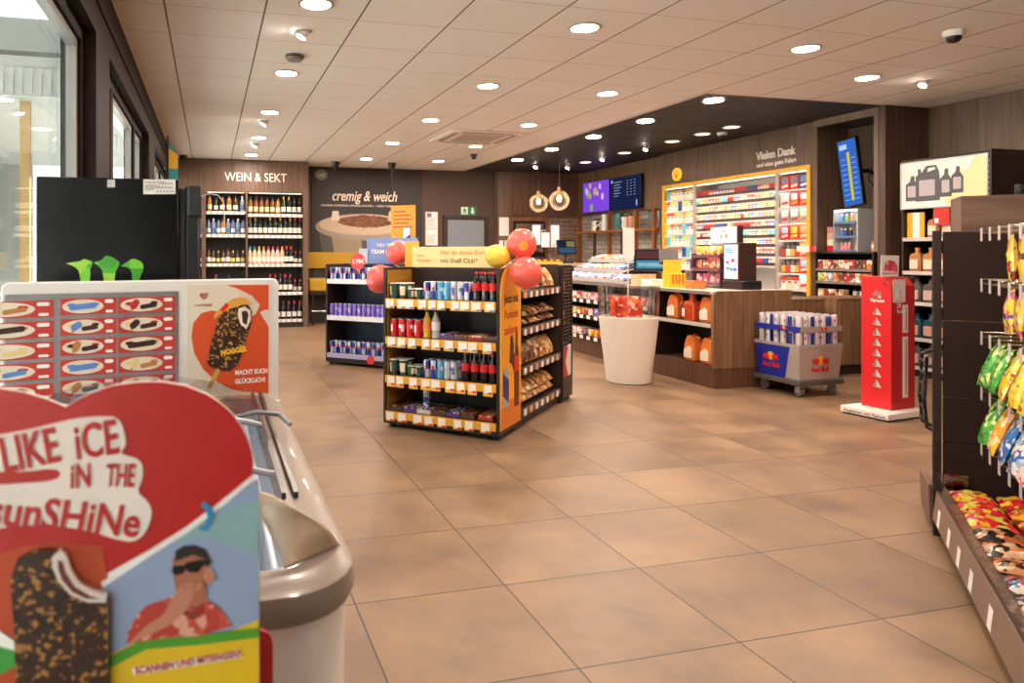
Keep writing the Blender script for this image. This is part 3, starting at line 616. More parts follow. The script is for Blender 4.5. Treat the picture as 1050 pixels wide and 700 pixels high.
htext('LIKE', 4, 484, 62, 471, .050, .0008); htext('iCE', 78, 470, 122, 463, .050, .0008); htext('iN', 72, 499, 92, 497.5, .034, .0006); htext('THE', 108, 497.5, 138, 497.5, .033, .0006)
htext('sunSHiNe', -14, 536, 143, 549, .044, .0008)
x, z = hp(139, 688.8); x2, _ = hp(246, 671)
MB().prism(hpoly([(136, 683), (246, 665), (248, 672), (138, 690)])[::-1], -.0036, 0).build('caption_print', tw, hs, smooth=False)
text('lettering', 'SCANNEN UND MITSINGEN!', .010, (hp(139, 688.8)[0], -.0042, hp(139, 688.8)[1]), lt, hs, extrude=.0003, width=(x2 - x) * 1.0, tilt=math.atan2(hp(246, 671)[1] - z, x2 - x), bold=.0002)
r2 = thing('red_price_board', 'small dark red board with rounded corner behind the heart board', 'sign', (0, .86, 0))
rx0, _, rz1 = on_y(215, 652, .86); rx1, _, _ = on_y(280, 652, .86)
MB().prism(rrect(rx0, rx1, .003, rz1, .02), 0, .004).build('card', mat('board_red', '#b71f24', .45), r2)
MB().prism(rrect(rx0 + .006, rx1 - .006, .02, rz1 - .006, .018), -.001, 0).build('print', mat('board_red_print', '#a81c22', .45), r2)
# ------------------------------------------------------------------ black energy drink cooler behind the menu board
KY = 2.69
kf = thing('drinks_cooler', 'black energy drink cooler with green claw emblem on its side', 'cooler', (0, KY, 0))
bl = mat('cooler_black', '#030304', .22, spec=.25)
box('cabinet', bl, kf, -.57, -.105, 0, .58, .06, 1.55, .006)
box('door', mat('cooler_door', '#121214', .3), kf, -.085, -.036, .02, .56, .08, 1.53, .008)
box('door_gasket', black, kf, -.105, -.085, .03, .55, .09, 1.52)
dg = box('door_glass', glass('cooler_glass', '#8a9096', .15), kf, -.036, -.033, .06, .52, .2, 1.45)
box('hinge', mat('hinge_plastic', '#1d1d20', .4), kf, -.075, -.028, -.012, .03, 1.42, 1.53, .006)
for x in (-.53, -.15):
    for y in (.05, .5): MB().lathe([(.02, 0), (.02, .06)], 12, (x, y, 0)).build('foot', black, kf)
MB().tube([(-.03, .1, 1.50), (0, .1, 1.51), (.03, .1, 1.505), (.05, .1, 1.48), (.055, .1, 1.40)], .002, 6).build('price_rail_cord', mat('cord_white', '#d7d4d0', .5), kf)
def kp(px, py): x, _, z = on_y(px, py, KY); return x, z
lb = MB().prism([kp(147, 199), kp(180, 199), kp(180, 184), kp(147, 184)], -.0015, 0).build('spec_label', mat('label_paper', '#d9d4cf', .6), kf, smooth=False)
b = MB()
for k, (a, c, y) in enumerate([(149, 163, 190), (149, 170, 186.5), (164, 178, 188), (160, 178, 196), (149, 158, 194), (149, 178, 192)]):
    for q in range(int((c - a) / 1.0)):
        if (q * 7 + k) % 3: b.prism([kp(a + q, y + 1.2), kp(a + q + .55, y + 1.2), kp(a + q + .55, y - .6), kp(a + q, y - .6)], -.0022, -.0015)
b.build('barcode', td, lb, smooth=False)
MB().prism([kp(110, 192), kp(118, 192), kp(118, 184), kp(110, 184)], -.0015, 0).build('small_sticker', mat('sticker_grey', '#b9b4ae', .6), kf, smooth=False)
gm = pack('claw_green', ['#4aa52a', '#6fbf35', '#3f9626', '#8fc63a'], 14, .4)
claws = [[(66, 270), (76, 268.5), (82, 268), (86, 265), (91, 267), (95, 268), (94, 273), (92, 276), (93, 281), (90, 300), (86, 345), (84, 300), (82, 282), (80, 276), (74, 272)],
         [(95, 269), (104, 267), (108, 262), (114, 263), (119, 266), (123, 269), (121, 274), (118, 279), (117, 300), (114, 352), (109, 300), (106, 284), (105, 277), (101, 272)],
         [(123, 273), (130, 269), (135, 265), (141, 266), (147, 270), (147, 277), (144, 283), (140, 300), (137, 345), (135, 300), (136, 284), (134, 276), (129, 273)]]
for c in claws: MB().prism(chaik([kp(*p) for p in c], 1)[::-1], -.002, 0).build('claw_emblem', gm, kf, smooth=False)
# ================================================================== drinks: cans, bottles, cups
RZG = math.radians(-43.7)
canm_blue, canm_sil, canm_red, canm_top = mat('can_blue', '#1f3d9e', .3, .3), mat('can_silver', '#c9ced8', .28, .5), mat('can_red', '#d8262c', .35), mat('can_lid', '#c7c7ca', .3, .8)
def can(name, mats, fm, r=.026, h=.13, seg=16):
    pr = [(r * .8, 0), (r, h * .05), (r, h * .3), (r, h * .5), (r, h * .7), (r, h * .92), (r * .86, h * .97), (r * .86, h), (r * .8, h * .985)]
    return Kind(MB().lathe(pr, seg, (0, 0, 0), fm=lambda i, k: len(mats) - 1 if i == 0 or i >= 6 else fm(i, k)).build(name, mats))
def rbfm(i, k):
    q = (k // 4) % 2
    if i == 3 and k % 8 in (1, 2, 5): return 2
    return q if i <= 2 else 1 - q
def energy(r=.026, h=.13, name='energy_drink_can'): return can(name, [canm_blue, canm_sil, canm_red, canm_top], rbfm, r, h)
def plain_can(col, col2, r=.026, h=.13, name='drink_can'):
    a, b = mat('can_' + col[1:], col, .3, .3), mat('can_' + col2[1:], col2, .3, .3)
    return can(name, [a, b, canm_top], lambda i, k: 1 if i == 3 and k % 8 in (0, 1, 2, 3) or i == 2 and k % 8 in (2, 3) else 0, r, h)
def bottle(name, r, h, glassm, labelm, capm_, neck=.35, lz=(.28, .58), liquid=None, foot=False):
    """bottle root with body, label band and cap; neck = share of the height that is shoulder and neck"""
    e = empty(name); nb = h * (1 - neck); rn = r * .40
    MB().lathe([(r * .8, 0), (r, h * .03), (r * (.93 if foot else 1), h * .25), (r, lz[0] * h), (r, nb), (r * .82, nb + h * neck * .28), (rn, nb + h * neck * .62), (rn, h * .95)], 16).build('body', glassm, e)
    MB().lathe([(r + .0008, lz[0] * h), (r + .0008, lz[1] * h)], 16, cap=False).build('label', labelm, e)
    MB().lathe([(rn + .0015, h * .93 if foot else h * .8), (rn + .0015, h * .99), (rn, h)], 14).build('cap', capm_, e)
    return Kind(e)
cola = bottle('cola_bottle', .0295, .205, mat('cola_dark', '#1c0d0a', .12, coat=.5), mat('cola_label', '#d2232a', .4), red, .42, (.36, .62), foot=True)
juice = bottle('juice_bottle', .031, .20, mat('juice_yellow', '#d9a326', .15, coat=.4), mat('juice_label', '#e8823a', .5), mat('juice_cap', '#2a6a3d', .5), .4, (.3, .55), foot=True)
water = bottle('water_bottle', .031, .20, mat('soft_drink_clear', '#b9b3b0', .1, coat=.5), mat('water_label', '#e3e2e6', .5), mat('water_cap', '#8b3a3a', .5), .4, (.3, .6), foot=True)
CG, BG = 'drink cans on the promotion shelf unit', 'plastic bottles on the promotion shelf unit'
def cup_kind(r, h, name):
    e = empty(name); MB().lathe([(r * .8, 0), (r, h * .96)], 18, fm=lambda i, k: 0).build('cup', mat('cup_green', '#2e4a3f', .5), e)
    MB().lathe([(r * .86 + .001, h * .22), (r * .975 + .001, h * .8)], 18, fm=lambda i, k: 0 if k % 9 < 4 else 1, cap=False).build('print_band', [mat('cup_cream', '#e7d6b8', .5), mat('cup_green_2', '#33584a', .5)], e)
    MB().lathe([(r * 1.04, h * .95), (r * 1.06, h * .98), (r, h)], 18).build('lid', white, e)
    return Kind(e)
cup_t, cup_s = cup_kind(.034, .115, 'iced_coffee_cup'), cup_kind(.03, .075, 'iced_coffee_cup')
# ================================================================== main promotion shelf unit (head of the gondola)
F1 = Frame((1.247, 5.225, 0), RZG); GW, GD, GH = .917, .42, 1.18
g1 = thing('promotion_shelf_unit', 'brown promotion shelf unit with yellow side poster and drinks on four shelves', 'shelf', F1.loc, RZG)
box('base', dark, g1, 0, GW, 0, GD, .03, .095, .004)
for x in (.05, GW - .05):
    for y in (.05, GD - .05): MB().lathe([(.022, 0), (.022, .03)], 12, (x, y, 0)).build('foot', black, g1)
box('left_side', dark, g1, 0, .022, 0, GD, .095, GH, .003); box('right_side', dark, g1, GW - .022, GW, 0, GD, .095, GH, .003)
b = MB()
for k in range(4): b.box(.022, GW - .022, GD - .02, GD, .097 + k * .27, .363 + k * .27)
b.build('back_panel', darkp, g1, .003)
b = MB(); b.box(.0225, .026, .02, GD - .02, .12, GH - .02)
for k in range(24): b.box(.026, .029, .02, GD - .02, .15 + k * .042, .156 + k * .042)
b.build('side_lining', mat('ochre_lining', '#a87a22', .5), g1)
SH1 = [.95, .67, .385, .12]
ytag = mat('yellow_tag', '#f2b632', .5); tagp = mat('tag_paper', '#f4efe6', .55)
for si, z in enumerate(SH1):
    s = box('shelf', dark, g1, .024, GW - .024, -.0, GD - .022, z - .02, z)
    st = box('price_strip', mat('strip_yellow', '#e3a93a', .5), s, .024, GW - .024, -.012, -.001, z - .052, z + .002)
    nt_ = [10, 9, 9, 8][si]
    for k in range(nt_):
        x = .03 + k * (GW - .06) / nt_ + .012 * math.sin(k * 2.3 + si); w = .073 + .006 * math.sin(k + si * 2)
        t = MB(); t.box(x, x + w, -.018, -.0125, z - .068 - .006 * ((k * 3 + si) % 3), z + .004, 0); t.box(x + .008, x + w - .006, -.0185, -.018, z - .058, z - .004, 1)
        t.box(x + w * .55, x + w - .004, -.019, -.0185, z - .066, z - .052, 2)
        t.build('price_tag', [ytag, tagp, mat('tag_blue', '#7d8bb0', .5) if si < 2 else red], s, smooth=False)
# yellow poster on the right side with its curved top
ps = MB()
ps.xprism([(.005, .07), (.41, .07), (.41, 1.03), (.36, 1.12), (.26, 1.19), (.17, 1.2), (.09, 1.17), (.035, 1.12), (.005, 1.06)], GW + .001, GW + .008)
po = ps.build('side_poster', mat('poster_yellow', '#f0a51d', .4), g1, smooth=False)
MB().xprism([(.006, .072), (.409, .072), (.409, .2), (.3, .27), (.006, .22)], GW + .008, GW + .0086).build('poster_floor', mat('poster_orange', '#dc7a1e', .45), po, smooth=False)
XP = GW + .0092
def ptext(s, y, z, cap, w, m): text('lettering', s, cap, (XP, y, z), m, po, rz=PI / 2, extrude=.0005, width=w, bold=.001)
ptext('Jetzt mit', .07, .94, .085, .29, tr if False else td); ptext('Punkten', .07, .83, .085, .27, mat('poster_red', '#b5341f', .5)); ptext('zahlen.', .07, .72, .085, .24, mat('poster_red', '#b5341f', .5))
def px_(pts, m, name, t=.001): MB().xprism(pts, GW + .0088, GW + .0088 + t).build(name, m, po, smooth=False)
px_([(.05, .22), (.15, .22), (.155, .24), (.155, .47), (.145, .49), (.055, .49), (.045, .47), (.045, .24)], silver, 'can_print'); px_([(.045, .30), (.155, .24), (.155, .40), (.045, .46)], navy, 'can_print_blue', .0014)
px_([(.17, .52), (.22, .50), (.26, .62), (.23, .71), (.19, .70)][::1], brown, 'bar_print'); px_([(.18, .55), (.3, .40), (.33, .45), (.23, .62)], brown, 'bar_print', .0013)
px_([(.27, .19), (.36, .19), (.365, .45), (.36, .56), (.335, .64), (.335, .75), (.295, .75), (.295, .64), (.27, .56), (.265, .45)], mat('bottle_print', '#5a2216', .4), 'bottle_print', .0016)
px_([(.266, .44), (.364, .44), (.362, .55), (.268, .55)], red, 'bottle_label_print', .002); px_([(.293, .72), (.337, .72), (.337, .76), (.293, .76)], red, 'bottle_cap_print', .002)
# yellow header boards on top
hd = MB().prism([(.10, GH + .001), (.86, GH + .001), (.86, GH + .155), (.10, GH + .155)], .27, .278).build('header_board', mat('header_yellow', '#f8df9c', .5), g1, smooth=False)
MB().prism([(.02, GH + .001), (.14, GH + .001), (.14, GH + .2), (.02, GH + .2)], .30, .308).build('header_board', mat('header_gold', '#f0b53a', .5), g1, smooth=False)
text('lettering', 'Hol dir deine Karte?', .048, (.34, .268, GH + .095), mat('header_red', '#d98a5a', .5), hd, extrude=.0006, width=.40)
text('lettering', 'mit Shell Club*', .048, (.34, .268, GH + .035), mat('header_dark', '#6b5a33', .5), hd, extrude=.0006, width=.30)
text('lettering', 'Jetzt', .035, (.14, .268, GH + .08), mat('header_red', '#d98a5a', .5), hd, extrude=.0006); text('lettering', 'Punkten.', .035, (.14, .268, GH + .04), mat('header_red', '#d98a5a', .5), hd, extrude=.0006)
# drinks on its shelves
rb = energy(); lbl = plain_can('#58a6d6', '#d8e6ee'); slv = plain_can('#bfc5d2', '#5d6db0'); redc = plain_can('#cf2127', '#f1e3df', .029, .13)
def on(F, K, x, y, z, lab, cat, grp, rot=0): return K.put(F(x, y, z + .001), F.rz + rot, lab, cat, grp)
def cups(z, sh):
    for k, (x, K, nm) in enumerate([(.065, cup_t, 'tall'), (.145, cup_t, 'tall'), (.21, cup_s, 'short'), (.275, cup_s, 'short')]):
        on(F1, K, x, .05, z, f'{nm} green and cream coffee cup, front of the {sh} shelf, {ORD[k]} from left', 'coffee cup', 'green coffee cups on the promotion shelf unit', k)
        on(F1, K, x + .005, .135, z, f'{nm} green and cream coffee cup, second row, {sh} shelf, {ORD[k]} from left', 'coffee cup', 'green coffee cups on the promotion shelf unit', k)
cups(SH1[0], 'top'); cups(SH1[2], 'third')
for sh, z, lst in (('top', SH1[0], [(.345, rb, 'blue and silver'), (.40, rb, 'blue and silver'), (.455, lbl, 'light blue'), (.508, lbl, 'light blue'), (.56, slv, 'silver'), (.612, slv, 'silver'), (.665, rb, 'blue and silver')]),
                   ('third', SH1[2], [(.345, rb, 'blue and silver'), (.40, rb, 'blue and silver'), (.455, lbl, 'light blue'), (.508, slv, 'silver'), (.56, slv, 'silver')])):
    for k, (x, K, nm) in enumerate(lst):
        on(F1, K, x, .04, z, f'{nm} drink can, front of the {sh} promotion shelf, {ORD[k]} from the cups', 'drink can', CG, k * .9)
        on(F1, K, x + .006, .11, z, f'{nm} drink can, second row of the {sh} promotion shelf, {ORD[k]} from the cups', 'drink can', CG, k * 1.3)
for k, x in enumerate((.73, .795, .855)):
    on(F1, cola, x, .05, SH1[0], f'dark red-labelled cola bottle, top promotion shelf, front row, {ORD[k]} from the cans', 'cola bottle', BG); 
    on(F1, cola, x + .004, .135, SH1[0], f'dark red-labelled cola bottle, top promotion shelf, second row, {ORD[k]} from the cans', 'cola bottle', BG)
for k in range(4):
    on(F1, redc, .07 + k * .066, .045, SH1[1], f'red cola can on the second promotion shelf, front row, {ORD[k]} from the left side', 'drink can', CG, k); on(F1, redc, .075 + k * .066, .12, SH1[1], f'red cola can on the second promotion shelf, rear row, {ORD[k]} from the left side', 'drink can', CG, k + 1)
on(F1, juice, .335, .06, SH1[1], 'yellow juice bottle with dark cap next to the red cans', 'juice bottle', BG); on(F1, water, .405, .06, SH1[1], 'clear soft drink bottle with pale label next to the yellow juice bottle', 'soft drink bottle', BG)
for k, x in enumerate((.645, .715, .785, .85)):
    on(F1, cola, x, .05, SH1[2], f'dark red-labelled cola bottle, third promotion shelf, front row, {ORD[k]} from the cans', 'cola bottle', BG); on(F1, cola, x + .004, .14, SH1[2], f'dark red-labelled cola bottle, third promotion shelf, second row, {ORD[k]} from the cans', 'cola bottle', BG)
# chocolate bars in open cartons
def carton(name, w, d, h, colm, barm, nb):
    e = empty(name); b = MB(); b.box(-w / 2, w / 2, 0, d, 0, .004)
    for a in ((-w / 2, -w / 2 + .003, 0, d), (w / 2 - .003, w / 2, 0, d), (-w / 2, w / 2, 0, .003), (-w / 2, w / 2, d - .003, d)): b.box(*a, 0, h if a[2] == 0 and a[3] == .003 else h * 1.3)
    b.build('carton', colm, e)
    for k in range(nb):
        MB().prism(rrect(-w / 2 + .005 + k * (w - .01) / nb, -w / 2 + .005 + (k + .9) * (w - .01) / nb, h * .35, h * 1.35, .004, 3), .006, d - .006).build('chocolate_bar', barm, e)
    return Kind(e)
cart = [carton('chocolate_bar_carton', .11, .24, .028, mat('carton_brown', '#5b3a2a', .5), pack('bar_wrap_brown', ['#4d2a1a', '#6b3b22', '#c99a5a', '#3a1f18'], 60), 4), carton('chocolate_bar_carton', .11, .24, .028, mat('carton_purple', '#5a3c78', .5), pack('bar_wrap_purple', ['#503070', '#e9e3ea', '#3c2455'], 60), 4), carton('chocolate_bar_carton', .11, .24, .028, mat('carton_red', '#a8352b', .5), pack('bar_wrap_red', ['#b3302a', '#f0dcc0', '#d9822f'], 60), 4), carton('chocolate_bar_carton', .11, .24, .028, mat('carton_white', '#d8d0c8', .5), pack('bar_wrap_white', ['#e9e2da', '#33407c', '#d9a441'], 60), 4)]
cn_ = ['brown', 'purple', 'red', 'white']
for k, (x, q) in enumerate([(.50, 1), (.612, 0), (.724, 2), (.836, 0)]):
    on(F1, cart[q], x, .03, SH1[1], f'open {cn_[q]} chocolate bar carton, second promotion shelf, {ORD[k]} after the clear bottle', 'chocolate bars', 'chocolate bar cartons on the promotion shelf unit')
for k, (x, q) in enumerate([(.09, 0), (.205, 1), (.32, 3), (.435, 0), (.55, 1), (.665, 0), (.80, 2)]):
    on(F1, cart[q], x, .03, SH1[3], f'open {cn_[q]} chocolate bar carton, bottom promotion shelf, {ORD[k]} from its left end', 'chocolate bars', 'chocolate bar cartons on the promotion shelf unit')
tb = empty('sweets_tube'); MB().lathe([(.024, 0), (.024, .1)], 16).build('tube', pack('tube_print', ['#dfe4ee', '#2f57a8', '#e8e2d0', '#2f57a8'], 50), tb); MB().lathe([(.025, .1), (.025, .115), (.018, .125)], 16).build('cap', white, tb)
Kind(tb).put(F1(.31, .10, SH1[3] + .041), RZG, 'small blue and white sweets tube standing upright on the bottom promotion shelf', 'sweets tube')
# ------------------------------------------------------------------ balloons tied to the unit
def balloon(p, r, m, label, knot=(0, 0, -1), stretch=1.08, emblem=None, tie=None):
    e = thing('balloon', label, 'balloon', p, 0, 'party balloons on the promotion shelf unit')
    vs = [(r * math.sin(PI * i / 16) * (1 - .06 * math.cos(PI * i / 16) * -1) + 1e-5, -r * stretch * math.cos(PI * i / 16)) for i in range(17)]
    q = Vector((0, 0, -1)).rotation_difference(Vector(knot)).to_matrix().to_4x4()
    b = MB(); b.T = q; b.lathe(vs, 28, cap=False).build('skin', m, e)
    b = MB(); b.T = q; b.lathe([(.004, -r * stretch + .002), (.010, -r * stretch - .012), (.003, -r * stretch - .014)], 10).build('knot', m, e)
    k = q @ Vector((0, 0, -r * stretch - .012)); t = Vector(tie) - Vector(p) if tie else k + Vector((0, 0, -.1))
    MB().tube([k, (k + t) / 2 + Vector((0, 0, -.01)), t], .0015, 6).build('ribbon', tagw, e)
    if emblem:
        n = Vector(emblem).normalized(); b = MB(); b.T = Matrix.Translation(n * (r * .985)) @ Vector((0, -1, 0)).rotation_difference(n).to_matrix().to_4x4()
        b.prism(ell(0, 0, .034, .034, 24), -.001, .004, 0); b.prism(pecten(0, 0, .024), -.003, -.001, 1); b.build('shell_emblem', [mat('emblem_pale', '#f1a27c', .5), mat('emblem_yellow', '#f5b21c', .5)], e, smooth=False)
    return e
bred = mat('balloon_red', '#f2665c', .3, coat=.3); byel = mat('balloon_yellow', '#f2d24a', .3, coat=.3); tp = F1(GW - .01, .03, GH)
balloon((2.128, 4.711, 1.355), .105, bred, 'red balloon with round yellow shell emblem, upper one at the yellow poster', (-.2, .1, -1), 1.02, (-.30, -.93, -.16), tp)
balloon((2.105, 4.585, 1.150), .110, bred, 'plain red balloon hanging before the top of the yellow side poster', (-.4, .3, .8), 1.03, None, tp)
balloon((1.955, 4.745, 1.266), .082, byel, 'yellow balloon half hidden behind the two red balloons', (.8, -.3, -.3), 1.1, None, tp)
tl = F1(.01, .3, GH)
balloon((1.45, 5.57, 1.292), .092, bred, 'red balloon resting on the far corner of the promotion unit below the orange sign', (-.3, -.3, -1), 1.03, None, tl)
balloon((1.275, 5.45, 1.085), .108, bred, 'red balloon hanging outside the left side of the promotion unit, partly hidden', (.6, .3, .8), 1.05, None, tl)
# ================================================================== bakery snack shelves along the side of the gondola
g2 = thing('snack_shelf_unit', 'brown gondola side with baked snacks in bags on four shelves', 'shelf', F1.loc, RZG)
Y0, Y1 = GD + .012, 1.43
box('base', dark, g2, .06, GW - .02, Y0, Y1, .02, .10, .004)
box('centre_panel', darkp, g2, .45, .47, Y0, Y1, .1, 1.19); box('end_panel', dark, g2, .1, GW - .01, Y1 - .02, Y1, .1, 1.19, .003); box('end_panel', dark, g2, .1, GW - .01, Y0, Y0 + .02, .1, 1.19, .003)
SH2 = [1.0, .725, .435, .13]
tagd = mat('strip_brown', '#6b5648', .4)
for si, z in enumerate(SH2):
    s = box('shelf', dark, g2, .47, GW - .005, Y0 + .02, Y1 - .02, z - .02, z); st = box('price_strip', tagd, s, GW - .005, GW + .008, Y0 + .02, Y1 - .02, z - .045, z + .005)
    for k in range(7):
        y = Y0 + .05 + k * .135; MB().box(GW + .008, GW + .011, y, y + .05, z - .048, z - .003).build('price_tag', tagw if (k + si) % 4 else mat('tag_peach', '#e3b27c', .5), s, smooth=False)
snk = [Kind(slab_bag('snack_bag', .118, .17, .044, pack(n, c, 34, .3), seed=20 + i)) for i, (n, c) in enumerate([('pastry_gold', ['#c98a3c', '#e0b168', '#a8662a', '#d99a4a', '#f0d8a8']), ('pastry_brown', ['#5b3320', '#8a5a34', '#3f2318', '#b98a5a']), ('pastry_mix', ['#8f5a2e', '#d8a860', '#6b3a20', '#efe0c0', '#c07a38'])])]
sn = ['golden', 'dark brown', 'mixed brown']
for si, z in enumerate(SH2):
    for k in range(7):
        q = [[2, 1, 2, 0, 1, 2, 0], [1, 1, 1, 2, 1, 1, 2], [1, 1, 1, 2, 2, 0, 0], [0, 0, 0, 2, 0, 0, 0]][si][k]
        if si == 1: ang, zz, xx, dx, dz = 1.2, .055, .80, .0, .062
        elif si == 2: ang, zz, xx, dx, dz = .45, .092, .84, .08, .0
        elif si == 3: ang, zz, xx, dx, dz = 1.05, .075, .80, .0, .062
        else: ang, zz, xx, dx, dz = .5, .09, .84, .08, .0
        for rr in range(2):
            o = snk[q].put(F1(xx - rr * dx, Y0 + .1 + k * .131, z + zz + rr * dz), 0, f'{sn[q]} baked snack bag, {["top", "second", "third", "bottom"][si]} side shelf, {["front", "rear"][rr]} row, {ORD[k]} from the yellow poster', 'snack bag', 'baked snack bags on the gondola side')
            o.rotation_euler = (-ang, 0, RZG + PI / 2 + .03 * math.sin(k * 3 + si))
# wire rack at the far end of the gondola
wr = thing('wire_display_rack', 'narrow brown wire rack with orange pouches at the far end of the gondola', 'rack', F1.loc, RZG)
R0, R1 = 1.445, 1.74
box('base', dark, wr, .52, GW + .02, R0, R1, .03, .2, .004)
b = MB()
for y in (R0 + .03, R1 - .03):
    for x in (.56, GW - .02): b.lathe([(.018, 0), (.018, .03)], 10, (x, y, 0))
b.build('foot', black, wr)
box('near_post', dark, wr, .52, GW + .02, R0, R0 + .02, .2, 1.18, .003); box('far_post', dark, wr, .52, GW + .02, R1 - .02, R1, .2, 1.18, .003); box('back_panel', darkp, wr, .50, .52, R0, R1, .03, 1.18)
b = MB()
for k in range(22): z = .52 + k * .03; b.tube([(GW + .012, R0 + .02, z), (GW + .012, R1 - .02, z)], .003, 6)
for y in (R0 + .1, R0 + .19): b.tube([(GW + .014, y, .5), (GW + .014, y, 1.16)], .003, 6)
b.build('wire_grille', mat('rack_wire', '#7a6a5c', .35, .7), wr)
for i, z in enumerate((.94, .68, .5)): box('wire_shelf', mat('rack_wire', '#7a6a5c', .35, .7), wr, .53, GW, R0 + .021, R1 - .021, z - .008, z)
pn = box('banner', mat('banner_white', '#dcd2cc', .5), wr, GW + .005, GW + .012, R0 + .022, R1 - .022, .21, .48)
MB().xprism([(R0 + .022, .21), (R0 + .18, .21), (R0 + .10, .345), (R0 + .18, .48), (R0 + .022, .48)], GW + .012, GW + .0135).build('red_chevron', mat('banner_red', '#a8242c', .5), pn, smooth=False)
orp = Kind(slab_bag('orange_pouch', .11, .16, .045, pack('pouch_orange', ['#e8862a', '#f0a040', '#d9701e', '#f6c27a'], 30), seed=50))
for r, (z, rows_) in enumerate([(.94, 1), (.68, 1)]):
    for k in range(2):
        for q in range(2):
            o = orp.put(F1(GW - .06 - q * .07, R0 + .085 + k * .125, z + .083), 0, f'orange pouch in the wire rack, {["upper", "lower"][r]} shelf, {["outer", "inner"][q]} row, {["snack", "counter"][k]} side', 'pouch', 'orange pouches in the wire rack')
            o.rotation_euler = (-.1, 0, RZG + PI / 2)
# ================================================================== energy drink shelf behind
F3 = Frame((1.301, 8.33, 0), RZG)
g3 = thing('energy_drink_shelf', 'dark shelf unit with white shelves of energy drink cans and blue topper', 'shelf', F3.loc, RZG)
W3 = .95
box('base', dark, g3, 0, W3, 0, .42, .03, .10, .004)
for x in (.05, W3 - .05):
    for y in (.05, .37): MB().lathe([(.022, 0), (.022, .03)], 12, (x, y, 0)).build('foot', black, g3)
box('left_side', dark, g3, 0, .022, 0, .42, .1, 1.16, .003); box('right_side', dark, g3, W3 - .022, W3, 0, .42, .1, 1.16, .003); box('back_panel', mat('navy_back', '#20243a', .5), g3, .022, W3 - .022, .4, .42, .1, 1.16)
shw = mat('shelf_white', '#e6e6ea', .35)
pc = plain_can('#7d63c4', '#b7a6e2', .027, .135, 'energy_drink_can'); rb3 = energy(.027, .135)
for si, z in enumerate((.985, .565, .135)):
    s = box('shelf', shw if si < 2 else navy, g3, .024, W3 - .024, 0, .398, z - .02, z, .002); box('price_strip', shw if si < 2 else mat('strip_lavender', '#b5add0', .4), s, .024, W3 - .024, -.012, -.001, z - .05, z + .004)
    K = pc if si == 1 else rb3; nm = 'violet' if si == 1 else 'blue and silver'
    for r in range(2):
        for k in range(14):
            on(F3, K, .06 + k * .0625 + .004 * r, .045 + r * .075, z, f'{nm} energy can, {["top", "middle", "bottom"][si]} shelf, {["front", "second"][r]} row, {ORD[k]} from the bench side', 'drink can', 'energy drink cans on the shelf with blue topper', k * 1.7 + r)
tpb = MB().prism([(.30, 1.0), (.98, 1.0), (.98, 1.46), (.30, 1.46)], .42, .432).build('topper_board', mat('topper_blue', '#7f93cf', .45), g3, smooth=False)
text('lettering', 'NEU IM', .06, (.44, .418, 1.36), tw, tpb, extrude=.0008); text('lettering', 'TEAM LIMITED', .066, (.36, .418, 1.28), tw, tpb, extrude=.0008, width=.46, bold=.002)
MB().prism([(.20, 1.16), (.32, 1.16), (.32, 1.34), (.20, 1.34)], .405, .411).build('side_card', mat('card_pale', '#b9c4d6', .5), g3, smooth=False)
rd = MB().prism(ell(.45, 1.19, .095, .095, 28), -.02, -.012).build('round_price_sign', mat('price_red', '#e03a3a', .4), g3, smooth=False)
text('lettering', '1.99€', .07, (.375, -.021, 1.168), tw, rd, extrude=.0006, width=.15, bold=.002)
MB().prism(ell(.62, .09, .05, .05, 24), -.02, -.014).build('round_price_sign', mat('price_red', '#e03a3a', .4), g3, smooth=False)
ob = MB().prism([(.62, 1.43), (.94, 1.43), (.94, 1.84), (.62, 1.84)], .44, .452).build('orange_board', mat('board_orange', '#eaa02e', .45), g3, smooth=False)
b = MB()
for x in (.66, .9): b.tube([(x, .445, 1.16), (x, .445, 1.5)], .006)
b.build('board_post', steel, g3)
for k, w in enumerate((.16, .22, .24, .2, .24)): MB().box(.66, .66 + w, .4385, .44, 1.76 - k * .045, 1.775 - k * .045).build('text_line', mat('board_ink', '#b8541e', .5), ob, smooth=False)
MB().prism([(.79, 1.38), (.88, 1.38), (.88, 1.58), (.79, 1.58)], .432, .4385).build('can_cutout', navy, g3, smooth=False); MB().prism([(.79, 1.44), (.88, 1.50), (.88, 1.58), (.79, 1.58)], .430, .432).build('can_cutout_silver', silver, g3, smooth=False)
# ================================================================== wine and sparkling wine wall
WY = 12.6
wu = thing('wine_shelf', 'walnut wine wall unit with two bays under white WEIN & SEKT lettering', 'shelf', (0, WY, 0))
inner = mat('wine_shelf_inside', '#1a1210', .5)
box('header_panel', walnut2, wu, -.585, 1.66, 0, .04, 2.32, 2.875); box('side_panel', walnut2, wu, -.585, -.063, 0, .04, 0, 2.32); box('divider', walnut2, wu, .595, .628, 0, .4, .08, 2.32); box('side_panel', walnut2, wu, 1.575, 1.66, 0, .66, 0, 2.32)
box('back_panel', inner, wu, -.063, 1.575, .4, .42, .08, 2.32); box('kick_board', dark, wu, -.063, 1.575, .02, .4, 0, .08); box('top_board', inner, wu, -.063, 1.575, .04, .4, 2.32, 2.34); box('side_lining', inner, wu, -.09, -.063, .04, .4, .08, 2.32)
text('lettering', 'WEIN & SEKT', .21, (.245, -.004, 2.51), mat('sign_white', '#f5efe8', .4), wu, extrude=.006, width=1.04)
strip = mat('strip_lit', '#e9e2d8', .5)
bays = {'narrow': (-.06, .592, (1.99, 1.60, 1.105, .61, .135)), 'wide': (.631, 1.572, (1.955, 1.59, 1.095, .605, .135))}
